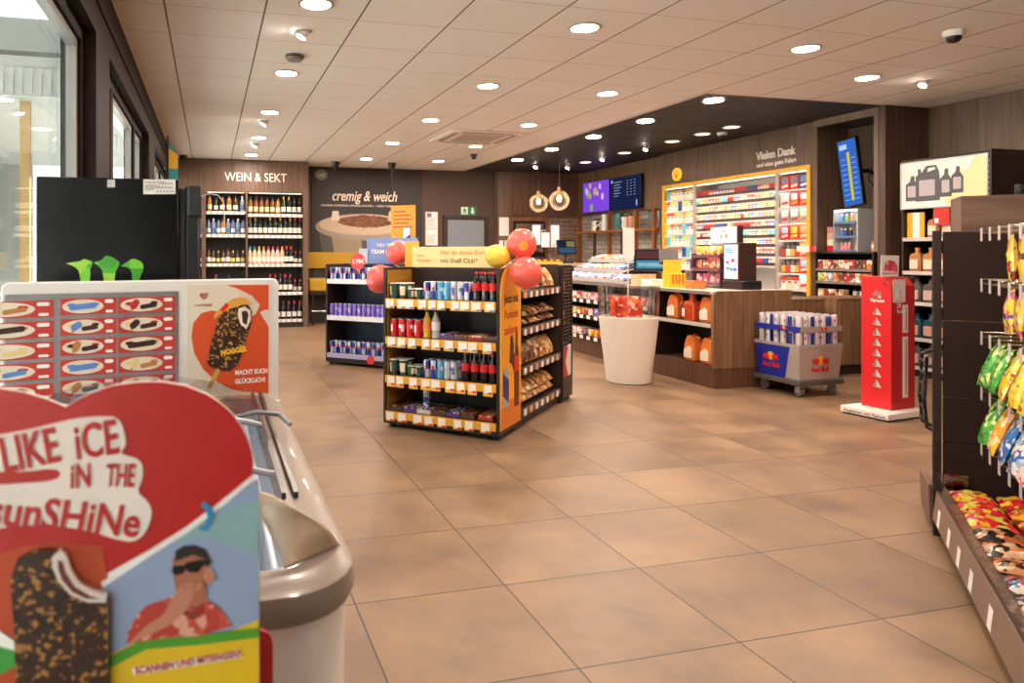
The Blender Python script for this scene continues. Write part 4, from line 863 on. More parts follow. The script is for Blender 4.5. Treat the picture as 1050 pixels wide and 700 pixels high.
for bn, (a, c, zs) in bays.items():
    for i, z in enumerate(zs):
        s = box('shelf', inner, wu, a, c, .045, .39, z - .02, z); st = MB(); st.box(a, c, .03, .044, z - .05, z + .006, 0)
        n = 7 if bn == 'narrow' else 10
        for k in range(n): st.box(a + (k + .15) * (c - a) / n, a + (k + .8) * (c - a) / n, .0285, .03, z - .046, z + .001, 1)
        st.build('price_strip', [mat('strip_grey', '#bdb5ac', .5), tagw], s, smooth=False)
        box('light_strip', emis('shelf_led', '#ffe6c8', 2), s, a + .02, c - .02, .06, .075, z - .028, z - .0205)
    box('light_strip', emis('shelf_led', '#ffe6c8', 2), wu, a + .02, c - .02, .06, .08, 2.31, 2.319)
def wb(r, h, g, l, c, neck=.42, lz=(.14, .42)):
    return bottle('wine_bottle', r, h, mat('glass_' + g[1:], g, .15, coat=.4), mat('lab_' + l[1:], l, .6), mat('cap_' + c[1:], c, .4), neck, lz)
BK = dict(amber=wb(.037, .30, '#7a4a22', '#d9c49a', '#2a1d16', .45), gold=wb(.036, .31, '#8f6a2c', '#e6dcc0', '#4a3a22', .45), green=wb(.037, .31, '#1d2a17', '#ece7dd', '#b9923f', .45), dgreen=wb(.037, .31, '#16200f', '#dcd6c8', '#23201c', .45), dred=wb(.037, .31, '#1a0d0c', '#e9e2da', '#b5202a', .45), dark=wb(.037, .31, '#150e0d', '#e4dccf', '#2b1c1a', .45),
          teal=wb(.037, .30, '#d8c7a8', '#efe8de', '#2f9aa8', .42), rose=wb(.037, .30, '#e2b9a4', '#f2e8e0', '#a8325e', .42), pale=wb(.037, .30, '#ddd0ae', '#efe9dd', '#e0b23a', .42), orangec=wb(.037, .30, '#dcb795', '#f0e6da', '#d97a2e', .42), small=wb(.031, .22, '#1a0f0d', '#ded5c8', '#c02630', .42),
          clearb=wb(.036, .27, '#7f8898', '#4f6896', '#c9ccd2', .35), bluev=wb(.038, .25, '#55688f', '#cdd5e2', '#3c5aa0', .3), whis=wb(.042, .26, '#5a3218', '#e5dccb', '#1d1512', .34), whis2=wb(.040, .28, '#a87434', '#e8dcc0', '#7a1f1c', .36), liq=wb(.034, .22, '#2a1d12', '#e2c93c', '#c8a23a', .4), liq2=wb(.034, .24, '#3c2a1c', '#d8d0c4', '#1b1512', .4))
looks = dict(amber='amber long-necked', gold='golden brown', green='green gold-capped', dgreen='dark green black-capped', dred='dark red-capped', dark='dark black-capped', teal='pale teal-capped', rose='rosé purple-capped', pale='pale yellow-capped', orangec='rosé orange-capped', small='small dark red-capped', clearb='clear grey-blue', bluev='light blue', whis='brown broad-shouldered', whis2='amber red-capped', liq='small yellow-labelled', liq2='small brown')
lay = {'wide': [['gold', 'amber', 'amber', 'amber', 'amber', 'whis2', 'green', 'green', 'dgreen', 'dark'], ['green', 'green', 'dgreen', 'dgreen', 'green', 'dgreen', 'green', 'dgreen', 'green', 'dred', 'dred'], ['teal', 'teal', 'pale', 'orangec', 'rose', 'rose', 'rose', 'orangec', 'dred', 'dred', 'small', 'small'], [None, None, None, None, 'dred', 'dred', 'dark', 'dred', 'dred', 'small', 'small'], [None, None, None, None, 'dred', 'dark', 'dark', 'dred', 'dred', 'dred']],
       'narrow': [['whis2', 'liq2', 'whis', 'whis2', 'whis', 'clearb'], ['bluev', 'clearb', 'bluev', 'whis2', 'clearb', 'bluev', 'clearb', 'bluev'], ['whis', 'liq2', 'liq', 'liq2', 'whis', 'liq', 'liq2', 'liq'], [None, 'dred', None, 'dark', None, 'liq2'], []]}
for bn, rows_ in lay.items():
    a, c, zs = bays[bn]
    for i, row in enumerate(rows_):
        n = len(row)
        for k, t in enumerate(row):
            if t: BK[t].put((a + (k + .5) * (c - a) / n, WY + .10 + .006 * math.sin(k * 5), zs[i] + .001), k * .7, f'{looks[t]} bottle, {["top", "second", "third", "fourth", "bottom"][i]} shelf, {bn} wine bay, {ORD[k]} from window side', 'bottle', 'bottles in the wine and sparkling wine unit')
# ================================================================== coffee poster wall, bench, notices, exit sign
PYW = YB - .03
po = thing('coffee_poster', 'large dark wall poster of a cappuccino cup reading cremig & weich', 'poster', (0, PYW, 0))
pb = box('poster_board', mat('poster_dark', '#2a2523', .55), po, 1.82, 3.93, 0, .028, .0, 2.875)
cr_ = mat('poster_cream', '#efe0cf', .5)
text('lettering', 'cremig & weich', .27, (2.18, -.003, 2.26), cr_, po, extrude=.002, width=1.24, shear=.28, bold=.004)
text('lettering', 'UNSERE ESPRESSO SPEZIALITÄTEN – HEISS FÜR DICH DA', .05, (1.98, -.003, 2.15), cr_, po, extrude=.001, width=1.62)
b = MB(); b.prism([(2.06, .9), (3.52, .9), (3.66, 1.72), (1.94, 1.72)], -.003, 0); b.build('cup_print', mat('cup_print_green', '#4a4a44', .5), po, smooth=False)
MB().prism([(2.30, .9), (2.78, .9), (2.74, 1.70), (2.16, 1.70)], -.004, -.003).build('cup_stripe_print', mat('cup_print_cream', '#8f806c', .5), po, smooth=False)
MB().prism(ell(2.80, 1.77, .92, .25, 40), -.005, 0).build('rim_print', mat('cup_print_rim', '#958b81', .5), po, smooth=False); MB().prism(ell(2.80, 1.81, .85, .19, 40), -.006, -.005).build('foam_print', mat('cup_print_foam', '#bfab94', .5), po, smooth=False)
MB().prism(ell(2.84, 1.875, .55, .11, 40), -.0066, -.006).build('cocoa_layer_print', mat('cocoa_layer', '#7d5034', .6), po, smooth=False)
rnd = random.Random(5); b = MB()
for k in range(150):
    a = rnd.uniform(0, 2 * PI); q = math.sqrt(rnd.random()); x, z = 2.85 + .50 * q * math.cos(a), 1.87 + .12 * q * math.sin(a); s = rnd.uniform(.01, .03)
    b.prism([(x - s, z - s * .4), (x + s, z - s * .3), (x + s * .5, z + s * .6), (x - s * .4, z + s * .5)], -.0072 - .0003 * (k % 3), -.0066)
b.build('cocoa_print', mat('cocoa', '#5a2e1a', .6), po, smooth=False)
MB().prism(ell(1.99, 2.73, .12, .10, 24), -.004, 0).build('cafe_badge', mat('badge_green', '#6f7d68', .5), po, smooth=False); text('lettering', 'café', .09, (1.92, -.006, 2.70), cr_, po, extrude=.001, shear=.2)
be = thing('upholstered_bench', 'high bench with mustard yellow seat and backrest under the coffee poster', 'bench', (0, YB - .031, 0))
must = mat('mustard_fabric', '#b58f22', .8)
box('backrest', must, be, 1.70, 3.9, -.06, -.005, 1.0, 1.30, .01); box('seat', must, be, 1.70, 3.9, -.48, -.08, .60, .83, .03); box('apron', dark, be, 1.72, 3.88, -.44, -.08, .54, .60)
for x in (1.76, 2.8, 3.82): box('leg', black, be, x, x + .04, -.42, -.38, 0, .54)
MB().tube([(1.76, -.44, .25), (3.86, -.44, .25)], .014).build('foot_rail', steel, be)
nb_ = thing('notice_sign', 'two notice sheets, one above the other, beside the grey door', 'notice', (4.0, YB - .02, 0))
box('holder', mat('notice_frame', '#c9bcb0', .5), nb_, 0, .25, 0, .019, 1.43, 2.08)
for k in range(2):
    p = box('sheet', tagw, nb_, .012, .238, -.003, 0, 1.44 + k * .325, 1.74 + k * .325)
    if k: box('pictogram', mat('notice_blue', '#5a7596', .5), p, .03, .12, -.005, -.003, 1.97, 2.05)
    b = MB()
    for q in range(7): b.box(.03, .20 - .02 * (q % 3), -.0045, -.003, 1.47 + k * .325 + q * .025, 1.478 + k * .325 + q * .025)
    b.build('text_line', mat('notice_ink', '#9a9188', .5), p, smooth=False)
ex = thing('exit_sign', 'green emergency exit sign with arrow above the grey door', 'sign', (4.70, YB - .04, 2.02))
box('panel', mat('exit_green', '#2f7d4a', .4), ex, 0, .33, 0, .039, 0, .17)
MB().prism([(.02, .015), (.155, .015), (.155, .155), (.02, .155)], -.002, 0).build('pictogram_field', mat('exit_white', '#dfe9df', .4), ex, smooth=False)
MB().prism([(.07, .03), (.09, .07), (.11, .03), (.125, .035), (.105, .085), (.13, .09), (.13, .1), (.10, .105), (.10, .125), (.085, .14), (.07, .125), (.05, .09), (.06, .08), (.075, .1), (.075, .08), (.055, .035)], -.004, -.002).build('running_figure', mat('exit_green', '#2f7d4a', .4), ex, smooth=False)
MB().prism([(.25, .02), (.30, .075), (.27, .075), (.27, .15), (.23, .15), (.23, .075), (.20, .075)], -.003, 0).build('arrow', mat('exit_white', '#dfe9df', .4), ex, smooth=False)
w1 = thing('notice_sign', 'white paper notice and two switches on the wooden pillar by the coffee bar', 'notice', (5.46, YB - .165, 0))
box('paper', tagw, w1, .0, .2, 0, .004, 1.62, 1.98); box('switch', white, w1, .0, .08, -.006, .004, 1.40, 1.53, .003); box('card', white, w1, .11, .2, 0, .004, 1.34, 1.53)
# ================================================================== coffee bar corner
ov = thing('built_in_oven', 'stainless built-in oven with black frame in the coffee bar wall', 'oven', (5.8, YB - .1, 0))
box('frame', black, ov, .005, .665, 0, .095, 1.2, 1.915, .004); box('door', mat('oven_steel', '#b59a80', .25, .9), ov, .04, .63, -.012, 0, 1.3, 1.87, .003); MB().tube([(.08, -.012, 1.36), (.08, -.05, 1.36), (.58, -.05, 1.36), (.58, -.012, 1.36)], .01).build('handle', steel, ov)
ba = thing('coffee_bar_counter', 'dark coffee bar counter behind the wire rack and the snack shelves', 'counter', (4.75, 10.35, 0))
box('body', dark, ba, 0, 1.7, .03, .6, 0, 1.08); box('worktop', mat('bar_top', '#c9b28e', .3), ba, -.02, 1.72, 0, .62, 1.08, 1.12, .004)
bp = thing('bar_paper_stand', 'clear stand with three printed sheets on the coffee bar', 'sign', (5.06, 10.75, 1.12))
box('base', clear, bp, 0, .52, 0, .12, .001, .012); box('holder', clear, bp, 0, .52, .05, .056, .012, .62)
for k, (x, z0, z1) in enumerate([(.0, .3, .62), (.16, .26, .5), (.33, .26, .62)]): box('sheet', pack('sheet_print', ['#e8eef2', '#dfe8ef', '#c7dbe6', '#f1f1f1', '#cfd3e6'], 9, .6), bp, x + .005, x + .15, .044, .05, z0, z1)
def pos(loc, rz, label, w=.33, h=.24, blocks=((.02, .98, .04, .45, '#35506a'), (.5, .98, .52, .95, '#7a7448'))):
    p = thing('cash_register_screen', label, 'screen', loc, rz)
    box('base', black, p, -.09, .09, -.06, .10, .001, .03, .004); MB().tube([(0, .03, .03), (0, .05, .12), (0, .02, .16)], .018).build('stand', black, p)
    b = MB(); b.T = Matrix.Translation((0, 0, .20)) @ Matrix.Rotation(-.25, 4, 'X')
    b.box(-w / 2, w / 2, -.012, .012, -.06, h - .06).build('housing', black, p, .004)
    b = MB(); b.T = Matrix.Translation((0, 0, .20)) @ Matrix.Rotation(-.25, 4, 'X')
    b.box(-w / 2 + .015, w / 2 - .015, -.014, -.012, -.045, h - .075).build('display', emis('pos_dark', '#1a2330', .8), p)
    for x0, x1, z0, z1, c in blocks:
        b = MB(); b.T = Matrix.Translation((0, 0, .20)) @ Matrix.Rotation(-.25, 4, 'X'); b.box(-w / 2 + .015 + x0 * (w - .03), -w / 2 + .015 + x1 * (w - .03), -.0155, -.014, -.045 + z0 * (h - .03), -.045 + z1 * (h - .03)).build('screen_field', emis('pos_' + c[1:], c, .8), p, smooth=False)
    return p
pos((5.55, 10.55, 1.12), 0, 'dark cash register screen standing on the coffee bar before the brown brick')
pt = thing('pastry_tray', 'orange tray of pastries on the coffee bar worktop', 'tray', (5.0, 10.40, 1.12)); box('tray', yellow, pt, -.15, .4, 0, .1, .001, .03, .004)
for k in range(5): MB().ball((-.09 + k * .11, .05, .045), .035, 14, 8, sz=.6).build('pastry', mat('pastry', '#c9803a', .6), pt)
# back shelf with jars under the screens
FS = Frame((7.34, 13.2, 0), -PI / 2)
bs = thing('back_bar_shelf', 'oak frame shelf on the brick wall below the two menu screens', 'shelf', FS.loc, FS.rz)
oakp = wood('oak_post', '#7a4420', '#a86a34')
for y in (12.95, 11.80, 10.95, 10.42): box('post', oakp, bs, 13.2 - y - .03, 13.2 - y + .03, -.30, -.24, 0, 2.015)
box('shelf_board', oak, bs, .2, 2.85, -.32, 0, 1.66, 1.70)
box('shelf_board', oak, bs, .2, 2.85, -.32, 0, .9, .94)
for y, h in ((12.35, 1.66), (11.4, 1.66)): box('upright', walnutd, bs, 13.2 - y - .025, 13.2 - y + .025, -.28, -.24, .94, h)
def vessel(name, prof, m, y, lab, cat, cap=None):
    e = thing(name, lab, cat, FS(13.2 - y, -.2, 1.701), 0, 'vessels on the shelf below the menu screens'); MB().lathe(prof, 20).build('body', m, e)
    if cap: MB().lathe(cap[0], 20).build('lid', cap[1], e)
vessel('storage_jar', [(.09, 0), (.11, .06), (.10, .18), (.06, .2)], pack('jar_print', ['#e8dcc8', '#3d3a34', '#f0e6d8', '#e8dcc8'], 14), 12.35, 'cream jar with dark spots on the shelf under the purple screen', 'jar', ([(.062, .2), (.06, .23)], dark))
vessel('tall_jug', [(.06, 0), (.07, .15), (.05, .22), (.055, .3)], mat('jug_white', '#dfe3e8', .4), 12.08, 'tall white jug on the shelf under the purple screen', 'jug', ([(.056, .3), (.02, .315)], mat('jug_blue', '#40608a', .4)))
vessel('tall_vase', [(.08, 0), (.085, .15), (.08, .29), (.07, .3)], mat('vase_teal', '#2f6f6c', .4), 11.6, 'tall teal vase on the shelf under the dark menu screen', 'vase')
vessel('paper_cups', [(.05, 0), (.065, .1), (.05, .105), (.065, .22), (.06, .225)], mat('cups_white', '#e8e0d8', .5), 11.4, 'stack of white cups on the shelf next to the teal vase', 'cups')
vessel('copper_jar', [(.06, 0), (.075, .08), (.07, .2), (.04, .24)], mat('jar_copper', '#c98a6a', .4), 11.2, 'copper pink jar on the shelf under the dark menu screen', 'jar', ([(.042, .24), (.04, .27)], dark))
vessel('cream_canister', [(.06, 0), (.06, .22)], mat('canister_cream', '#e3cdb0', .5), 11.04, 'cream canister beside the thick oak post', 'canister', ([(.062, .22), (.06, .24)], oakp))
fp = thing('framed_picture', 'small blue-grey framed picture leaning on the oak shelf', 'picture', FS(2.52, -.1, 1.701), FS.rz); box('frame', walnutd, fp, -.17, .17, 0, .02, 0, .31, .003); box('picture', pack('picture_print', ['#7d8f9a', '#9fb0b8', '#667985'], 5), fp, -.15, .15, -.002, 0, .02, .29)
for k, (y, lab) in enumerate([(10.75, 'brown'), (10.66, 'clear'), (10.57, 'dark')]):
    MBc = bottle('syrup_bottle', .034, .26, mat('syrup_' + lab, {'brown': '#5a3a22', 'clear': '#b9b2a6', 'dark': '#241a16'}[lab], .15), cream, black, .4)
    MBc.put(FS(13.2 - y, -.2, .941), 0, f'{lab} syrup bottle on the lower oak shelf behind the counter', 'bottle', 'syrup bottles behind the counter')
cm = thing('coffee_machine', 'black coffee machine on the lower oak shelf behind the newspaper trays', 'coffee machine', FS(1.86, -.235, .941), FS.rz)
box('housing', black, cm, 0, .5, 0, .2, 0, .3, .01); box('drip_tray', steel, cm, .02, .30, -.05, -.0005, .001, .04); box('display', mat('machine_display', '#39424a', .2), cm, .1, .4, -.003, 0, .2, .28)
MB().tube([(.12, -.03, .15), (.12, -.03, .11)], .012).build('spout', steel, cm)
def tv(Y0, Y1, z0, z1, lab, m, name='menu_screen'):
    t = thing(name, lab, 'screen', (7.12, Y0, 0), -PI / 2); w = Y0 - Y1
    box('housing', black, t, 0, w, 0, .05, z0, z1, .004); box('bracket', dark, t, w / 2 - .1, w / 2 + .1, .05, .078, z0 + .15, z1 - .15)
    s = box('display', m, t, .012, w - .012, -.002, 0, z0 + .012, z1 - .012); return t, s, w
t1, s1, w1_ = tv(12.86, 11.89, 2.06, 2.66, 'bright violet menu screen with yellow and pink product pictures', emis('screen_violet', '#8048dc', .7))
rnd = random.Random(3)
for k in range(11):
    x, z = rnd.uniform(.1, w1_ - .12), rnd.uniform(2.14, 2.58); r = rnd.uniform(.035, .07)
    MB().prism(ell(x, z, r * .9, r * 1.2, 16), -.0035, -.002).build('product_picture', [emis('pic_gold', '#b59a35', .8), emis('pic_lilac', '#c59af0', .9), emis('pic_green', '#7da33a', .8)][k % 3], t1, smooth=False)
t2, s2, w2_ = tv(11.87, 10.89, 2.055, 2.65, 'dark blue menu screen with a white price list', emis('screen_navy', '#232c58', .45))
for k in range(6):
    MB().box(.14, .14 + [.26, .2, .24, .18, .22, .15][k], -.0035, -.002, 2.555 - k * .05, 2.565 - k * .05).build('menu_line', emis('menu_ink', '#c9d3f0', .45), t2, smooth=False)
    for q in range(3): MB().box(.56 + q * .11, .60 + q * .11, -.0035, -.002, 2.555 - k * .05, 2.565 - k * .05).build('menu_price', emis('menu_ink', '#c9d3f0', .45), t2, smooth=False)
MB().prism(pecten(.07, 2.58, .03), -.0035, -.002).build('menu_emblem', emis('menu_ink', '#c9d3f0', .45), t2, smooth=False); MB().prism(ell(.86, 2.16, .02, .06, 16), -.0035, -.002).build('cup_picture', emis('menu_ink', '#c9d3f0', .45), t2, smooth=False)
# ================================================================== sales counter
FC = Frame((4.6, 10.0, 0), -PI / 2)          # x runs along the counter towards the camera, y into it
ct = thing('sales_counter', 'walnut sales counter with white worktop, open shelf of orange canisters at its end', 'counter', FC.loc, FC.rz)
L0, L1, DC = 1.0, 4.16, .89
dk = wood('counter_plinth', '#4d3325', '#6b4a35')
box('plinth', dk, ct, L0, L1 - .005, .012, DC - .01, 0, .19); 
b = MB(); b.xprism([(0, .19), (DC, .19), (DC, .925), (.05, .925), (.02, .91), (0, .88)], L1 - .035, L1); b.build('end_panel', walnut, ct)
box('back_panel', dark, ct, L0, L1 - .036, .40, .42, .19, .89); box('divider', dark, ct, 3.2, 3.23, .01, .40, .19, .89); box('divider', dark, ct, L0, L0 + .03, .01, .40, .19, .89); box('rear_panel', walnut, ct, L0, L1 - .036, DC - .03, DC, .19, .89)
b = MB(); b.box(L0 - .01, L1 - .037, -.01, DC + .0, .892, .922); b.build('worktop', mat('worktop_white', '#e9ddcf', .3), ct, .004)
box('worktop_edge', grey, ct, L0 - .01, L1 - .037, -.016, -.0105, .89, .922)
s = box('shelf', dark, ct, 3.231, L1 - .037, .01, .399, .585, .605); box('price_strip', mat('strip_silver', '#c9c4be', .4), s, 3.235, L1 - .04, -.006, .009, .575, .612)
b = MB()
for k in range(2): b.box(3.3 + .5 * k, 3.38 + .5 * k, -.0075, -.006, .578, .609)
s2_ = box('base_deck', dk, ct, 3.231, L1 - .037, .01, .399, .191, .205)
# orange canisters (screen wash)
def jug(kind):
    e = empty('orange_canister'); om = mat('wash_orange', '#ea8338', .25, coat=.3); om2 = mat('wash_red', '#e0602f', .25, coat=.3)
    if kind == 0:
        p = [(-.085, .01), (-.075, 0), (.075, 0), (.085, .01), (.085, .17), (.07, .225), (.055, .245), (-.02, .256), (-.045, .245), (-.085, .16)]
        MB().prism(p, -.05, .05).build('body', om, e, .012); MB().lathe([(.022, .25), (.022, .268), (.018, .271)], 14, (.02, 0, 0)).build('cap', red, e)
        MB().tube([(.06, 0, .25), (.098, 0, .23), (.108, 0, .19), (.083, 0, .14)], .011).build('handle', om, e); MB().prism([(-.07, .03), (.05, .03), (.05, .13), (.0, .15), (-.07, .11)], -.064, -.051).build('label', mat('wash_label', '#f3e6d3', .5), e, .003)
    else:
        p = [(-.085, .01), (-.075, 0), (.075, 0), (.085, .01), (.085, .16), (.05, .20), (-.05, .20), (-.085, .16)]
        b = MB(); b.prism(p, -.05, .05)
        for k in range(5): b.box(-.05 + k * .022, -.04 + k * .022, -.066, -.05, .03, .16)
        b.build('body', om2, e, .008); MB().lathe([(.04, .2), (.03, .235), (.03, .25)], 16).build('neck', om2, e); MB().lathe([(.034, .25), (.034, .272)], 16).build('cap', red, e); MB().box(-.08, -.04, -.069, -.066, .04, .12).build('label', tagw, e)
    return Kind(e)
j0, j1 = jug(0), jug(1)
JG = 'orange screen wash canisters in the counter shelf'
for Y, z, K, lab in [(6.56, .606, j0, 'pale-labelled orange canister, upper counter shelf, next to the white bin'), (6.29, .606, j1, 'ribbed red-orange canister in the middle of the upper counter shelf'), (6.04, .606, j0, 'pale-labelled orange canister, upper counter shelf, next to the end panel'),
                     (6.28, .206, j0, 'orange canister on the lower counter shelf, the one nearer the white bin'), (6.03, .206, j0, 'orange canister on the lower counter shelf next to the end panel')]:
    K.put(FC(10 - Y, .11, z), FC.rz, lab, 'canister', JG)
# candy shelves in the counter front: three shelves below, three stepped newspaper trays above
cs = thing('candy_rack', 'stepped candy and newspaper rack in the counter front behind the white bin', 'rack', FC.loc, FC.rz)
C0, C1 = 1.04, 3.19
SHC = [.70, .50, .24]
for z in SHC:
    s = box('shelf', dark, cs, C0, C1, .012, .395, z - .02, z); st = MB(); st.box(C0, C1, -.008, .011, z - .045, z + .008, 0)
    st.build('price_strip', dark, s)
    for k in range(12): MB().box(C0 + .06 + k * .175, C0 + .14 + k * .175, -.012, -.0085, z - .042, z + .003).build('price_tag', tagw, s, smooth=False)
TR = [(.93, 0, 1.04), (1.04, .22, 1.14), (1.16, .44, 1.26)]
for i, (z0, y0, _) in enumerate(TR):
    XE = [2.6, 2.2, 2.2][i]; t = MB(); t.xprism([(y0, z0), (y0 + .02, z0), (y0 + .34, z0 + .085), (y0 + .34, z0 + .10), (y0 + .018, z0 + .02), (y0 + .018, z0 + .05), (y0, z0 + .05)], C0, XE); t.build('sloped_tray', mat('tray_grey', '#b8b2b0', .4), cs)
b = MB(); b.xprism([(.05, .923), (.75, .923), (.75, 1.24), (.50, 1.17), (.26, 1.05)], C0 + .01, C0 + .03); b.build('rack_side', dark, cs); MB().xprism([(.05, .923), (.75, .923), (.75, 1.24), (.50, 1.17), (.26, 1.05)], 2.17, 2.19).build('rack_side', dark, cs)
cbx = []
for i, (nm, cc) in enumerate([('pink and white', ['#efe3e0', '#d95b6a', '#f3efe9', '#e8a09a']), ('blue', ['#3f5fae', '#e3e6ef', '#6f97cf', '#e8d9c0']), ('violet', ['#6a4aa0', '#ece6ee', '#4a5fb0', '#d8c8e0']), ('orange', ['#dc7a33', '#f0dcc0', '#c0392b', '#f3c04a']), ('white and red', ['#f0ebe6', '#c93a36', '#e9e2dc', '#e6c8b8']), ('yellow', ['#e8b83a', '#f2e6c0', '#b5652a', '#e9d9a8'])]):
    mm = pack('candy_' + str(i), cc, 24, .4)
    def mk(w, d, h):
        e = MB(); e.prism(rrect(-w / 2, w / 2, 0, h, .006, 3), 0, d); o = e.build('candy_packet', mm, None); return Kind(o)
    cbx.append((nm, mk(.2, .17, .03), mk(.115, .2, .085)))
for i, (z0, y0, _) in enumerate(TR):
    for k in range([7, 5, 5][i]):
        nm, K, _k = cbx[[0, 4, 0, 3, 4, 0, 4, 5, 0, 1][(k + i) % 10] if i == 0 or i == 2 else [1, 1, 5, 0, 1, 4, 1, 2, 1][k]] if i != 0 else cbx[[2, 2, 1, 2, 4, 2, 1, 0, 4][k]]
        o = K.put(FC(C0 + .135 + k * .218 if k < 5 else 2.295 + (k - 5) * .206, y0 + .03, z0 + .036), FC.rz, f'{nm} sweets packet, {["lowest", "middle", "highest"][i]} sloped tray, {ORD[k]} from the coffee bar', 'sweets', 'sweets packets on the sloped trays')
        o.rotation_euler = (.255, 0, FC.rz)
for i, z in enumerate(SHC):
    for k in range(15):
        if i == 2 and k % 5 == 4: continue
        nm, _k, K = cbx[[[0, 4, 0, 4, 4, 0, 0], [2, 4, 5, 5, 3, 4, 2], [3, 3, 4, 0, 3, 5, 3]][i][k % 7]]
        K.put(FC(C0 + .08 + k * .14, .03, z + .001), FC.rz, f'{nm} candy box, {["upper", "middle", "lower"][i]} candy shelf, {ORD[k]} from the coffee bar', 'candy', 'candy boxes in the counter front')
# things on the worktop
pos((5.12, 7.6, .923), -.7, 'black cash register with blue lit display behind the white sign pole', .42, .28, ((.04, .96, .06, .48, '#3f7f96'), (.1, .9, .16, .36, '#8fb8c4'), (.04, .96, .56, .95, '#5a3434')))
ki = thing('card_terminal_kiosk', 'brown kiosk with white lit screen on the counter end', 'kiosk', (5.04, 6.25, .923), -PI / 2)
box('base', black, ki, -.02, .26, .0, .24, .001, .09, .01); box('housing', mat('kiosk_brown', '#3a2620', .4), ki, 0, .22, 0, .21, .09, .465, .006)
box('display', emis('kiosk_display', '#e4edf5', .85), ki, .012, .205, -.003, 0, .105, .45); MB().box(.208, .213, -.002, 0, .10, .455).build('red_edge', red, ki)
for x, z, m in ((.06, .27, pink), (.14, .29, red), (.07, .21, mat('dot_grey', '#8e8a96', .5)), (.17, .2, mat('dot_blue', '#2f7fd0', .5)), (.12, .2, sky_b)): MB().prism(ell(x, z, .022, .016, 12), -.0045, -.003).build('screen_picture', m, ki, smooth=False)
for k in range(3): MB().box(.03, .16 - .03 * k, -.0045, -.003, .37 + k * .02, .378 + k * .02).build('text_line', sky_b, ki, smooth=False)
RKF = Frame((5.08, 6.80, .923), -PI / 2)
rk = thing('counter_snack_stand', 'small three tier counter stand with yellow, orange and pink packets', 'stand', RKF.loc, RKF.rz)
mv = mat('stand_mauve', '#6a4350', .5)
for i, z in enumerate((.02, .17, .31)):
    box('tier', mv, rk, 0, .44, 0, .2, z, z + .02); box('front_lip', mv, rk, 0, .44, -.01, 0, z, z + .035)
box('side', mv, rk, -.012, 0, 0, .2, .001, .36); box('side', mv, rk, .44, .452, 0, .2, .001, .36)
pkm = [('pink', pack('packet_pink', ['#d85a86', '#f0d9dc', '#a83264', '#e9b4c4'], 30)), ('orange', pack('packet_orange', ['#e8874a', '#f3dfc8', '#d9622f', '#f0b890'], 30)), ('yellow', pack('packet_yellow', ['#f0c23c', '#f6ead0', '#e0952f', '#f8dd8a'], 30))]
for i, z in enumerate((.041, .191, .331)):
    nm, mm = pkm[i]; K = Kind(slab_bag('sweet_packet', .095, .105, .03, mm, seed=70 + i))
    for k in range(4): K.put(RKF(.06 + k * .106, .05, z + .053), RKF.rz, f'{nm} packet, small counter stand, {ORD[k]} from the yellow leaflet box', 'packet', 'packets in the small counter stand')
ls = thing('lit_price_sign', 'white lit box sign with brown side on a post behind the counter stand', 'sign', (5.31, 6.79, .923), -PI / 2)
box('case', mat('kiosk_brown', '#3a2620', .4), ls, -.01, .42, .006, .07, .46, .65, .004); box('face', emis('sign_face', '#f3e4d0', 1.1), ls, .0, .40, 0, .0055, .467, .643); box('header', grey, ls, -.01, .42, .003, .07, .37, .455)
b = MB(); b.box(.17, .21, .02, .06, .015, .372).box(.08, .30, .0, .12, .001, .015); b.build('post', black, ls)
for x, z, r in ((.12, .55, .012), (.17, .54, .02), (.25, .545, .025), (.22, .60, .015)): MB().prism(ell(x, z, r * .6, r, 10), -.002, 0).build('product_picture', mat('pic_brown', '#b98a5a', .6), ls, smooth=False)
lf = thing('leaflet_box', 'yellow leaflet box on the counter beside the snack stand', 'leaflet holder', (4.66, 6.60, .923))
box('box', yellow, lf, 0, .2, 0, .1, .001, .15, .004); box('leaflet_fan', mat('leaflet_yellow', '#f3c83a', .5), lf, .01, .22, .11, .125, .001, .29); b = MB()
for k in range(4): b.box(.03 + k * .04, .05 + k * .04, -.004, 0, .04, .14)
b.build('orange_stripes', orange, lf, smooth=False)
for k, (x, y, w, d, h, m, l) in enumerate([(4.66, 6.92, .22, .2, .06, 'white', 'flat white paper tray on the worktop before the cash register'), (4.70, 6.28, .16, .12, .07, 'orange', 'small orange box on the worktop above the canisters'), (4.66, 7.22, .1, .1, .11, 'tan', 'small tan cardboard box standing next to the white paper tray'), (4.82, 7.22, .1, .1, .11, 'buff', 'small buff cardboard box behind the white sign pole')]):
    t = thing('counter_box', l, 'box', (x, y, .923)); mm = mat('box_' + m, {'white': '#eee4da', 'orange': '#e8763a', 'tan': '#d8b48a', 'buff': '#cfa878'}[m], .6); box('carton', mm, t, 0, w, 0, d, .001, h, .004); box('lid', mm, t, -.003, w + .003, -.003, d + .003, h, h + .012)
an = thing('articulated_scanner', 'dark angled card reader arm on the counter by the cigarette wall', 'card reader', (5.1, 7.25, .923), -.6)
box('base', black, an, -.07, .07, -.05, .07, .001, .03, .004); MB().tube([(0, 0, .03), (0, .02, .2), (.0, -.02, .28)], .014).build('arm', black, an); b = MB(); b.T = Matrix.Translation((0, -.03, .32)) @ Matrix.Rotation(-.7, 4, 'X'); b.box(-.1, .1, -.02, .02, -.1, .1).build('reader', mat('reader_grey', '#3b3634', .4), an, .006)
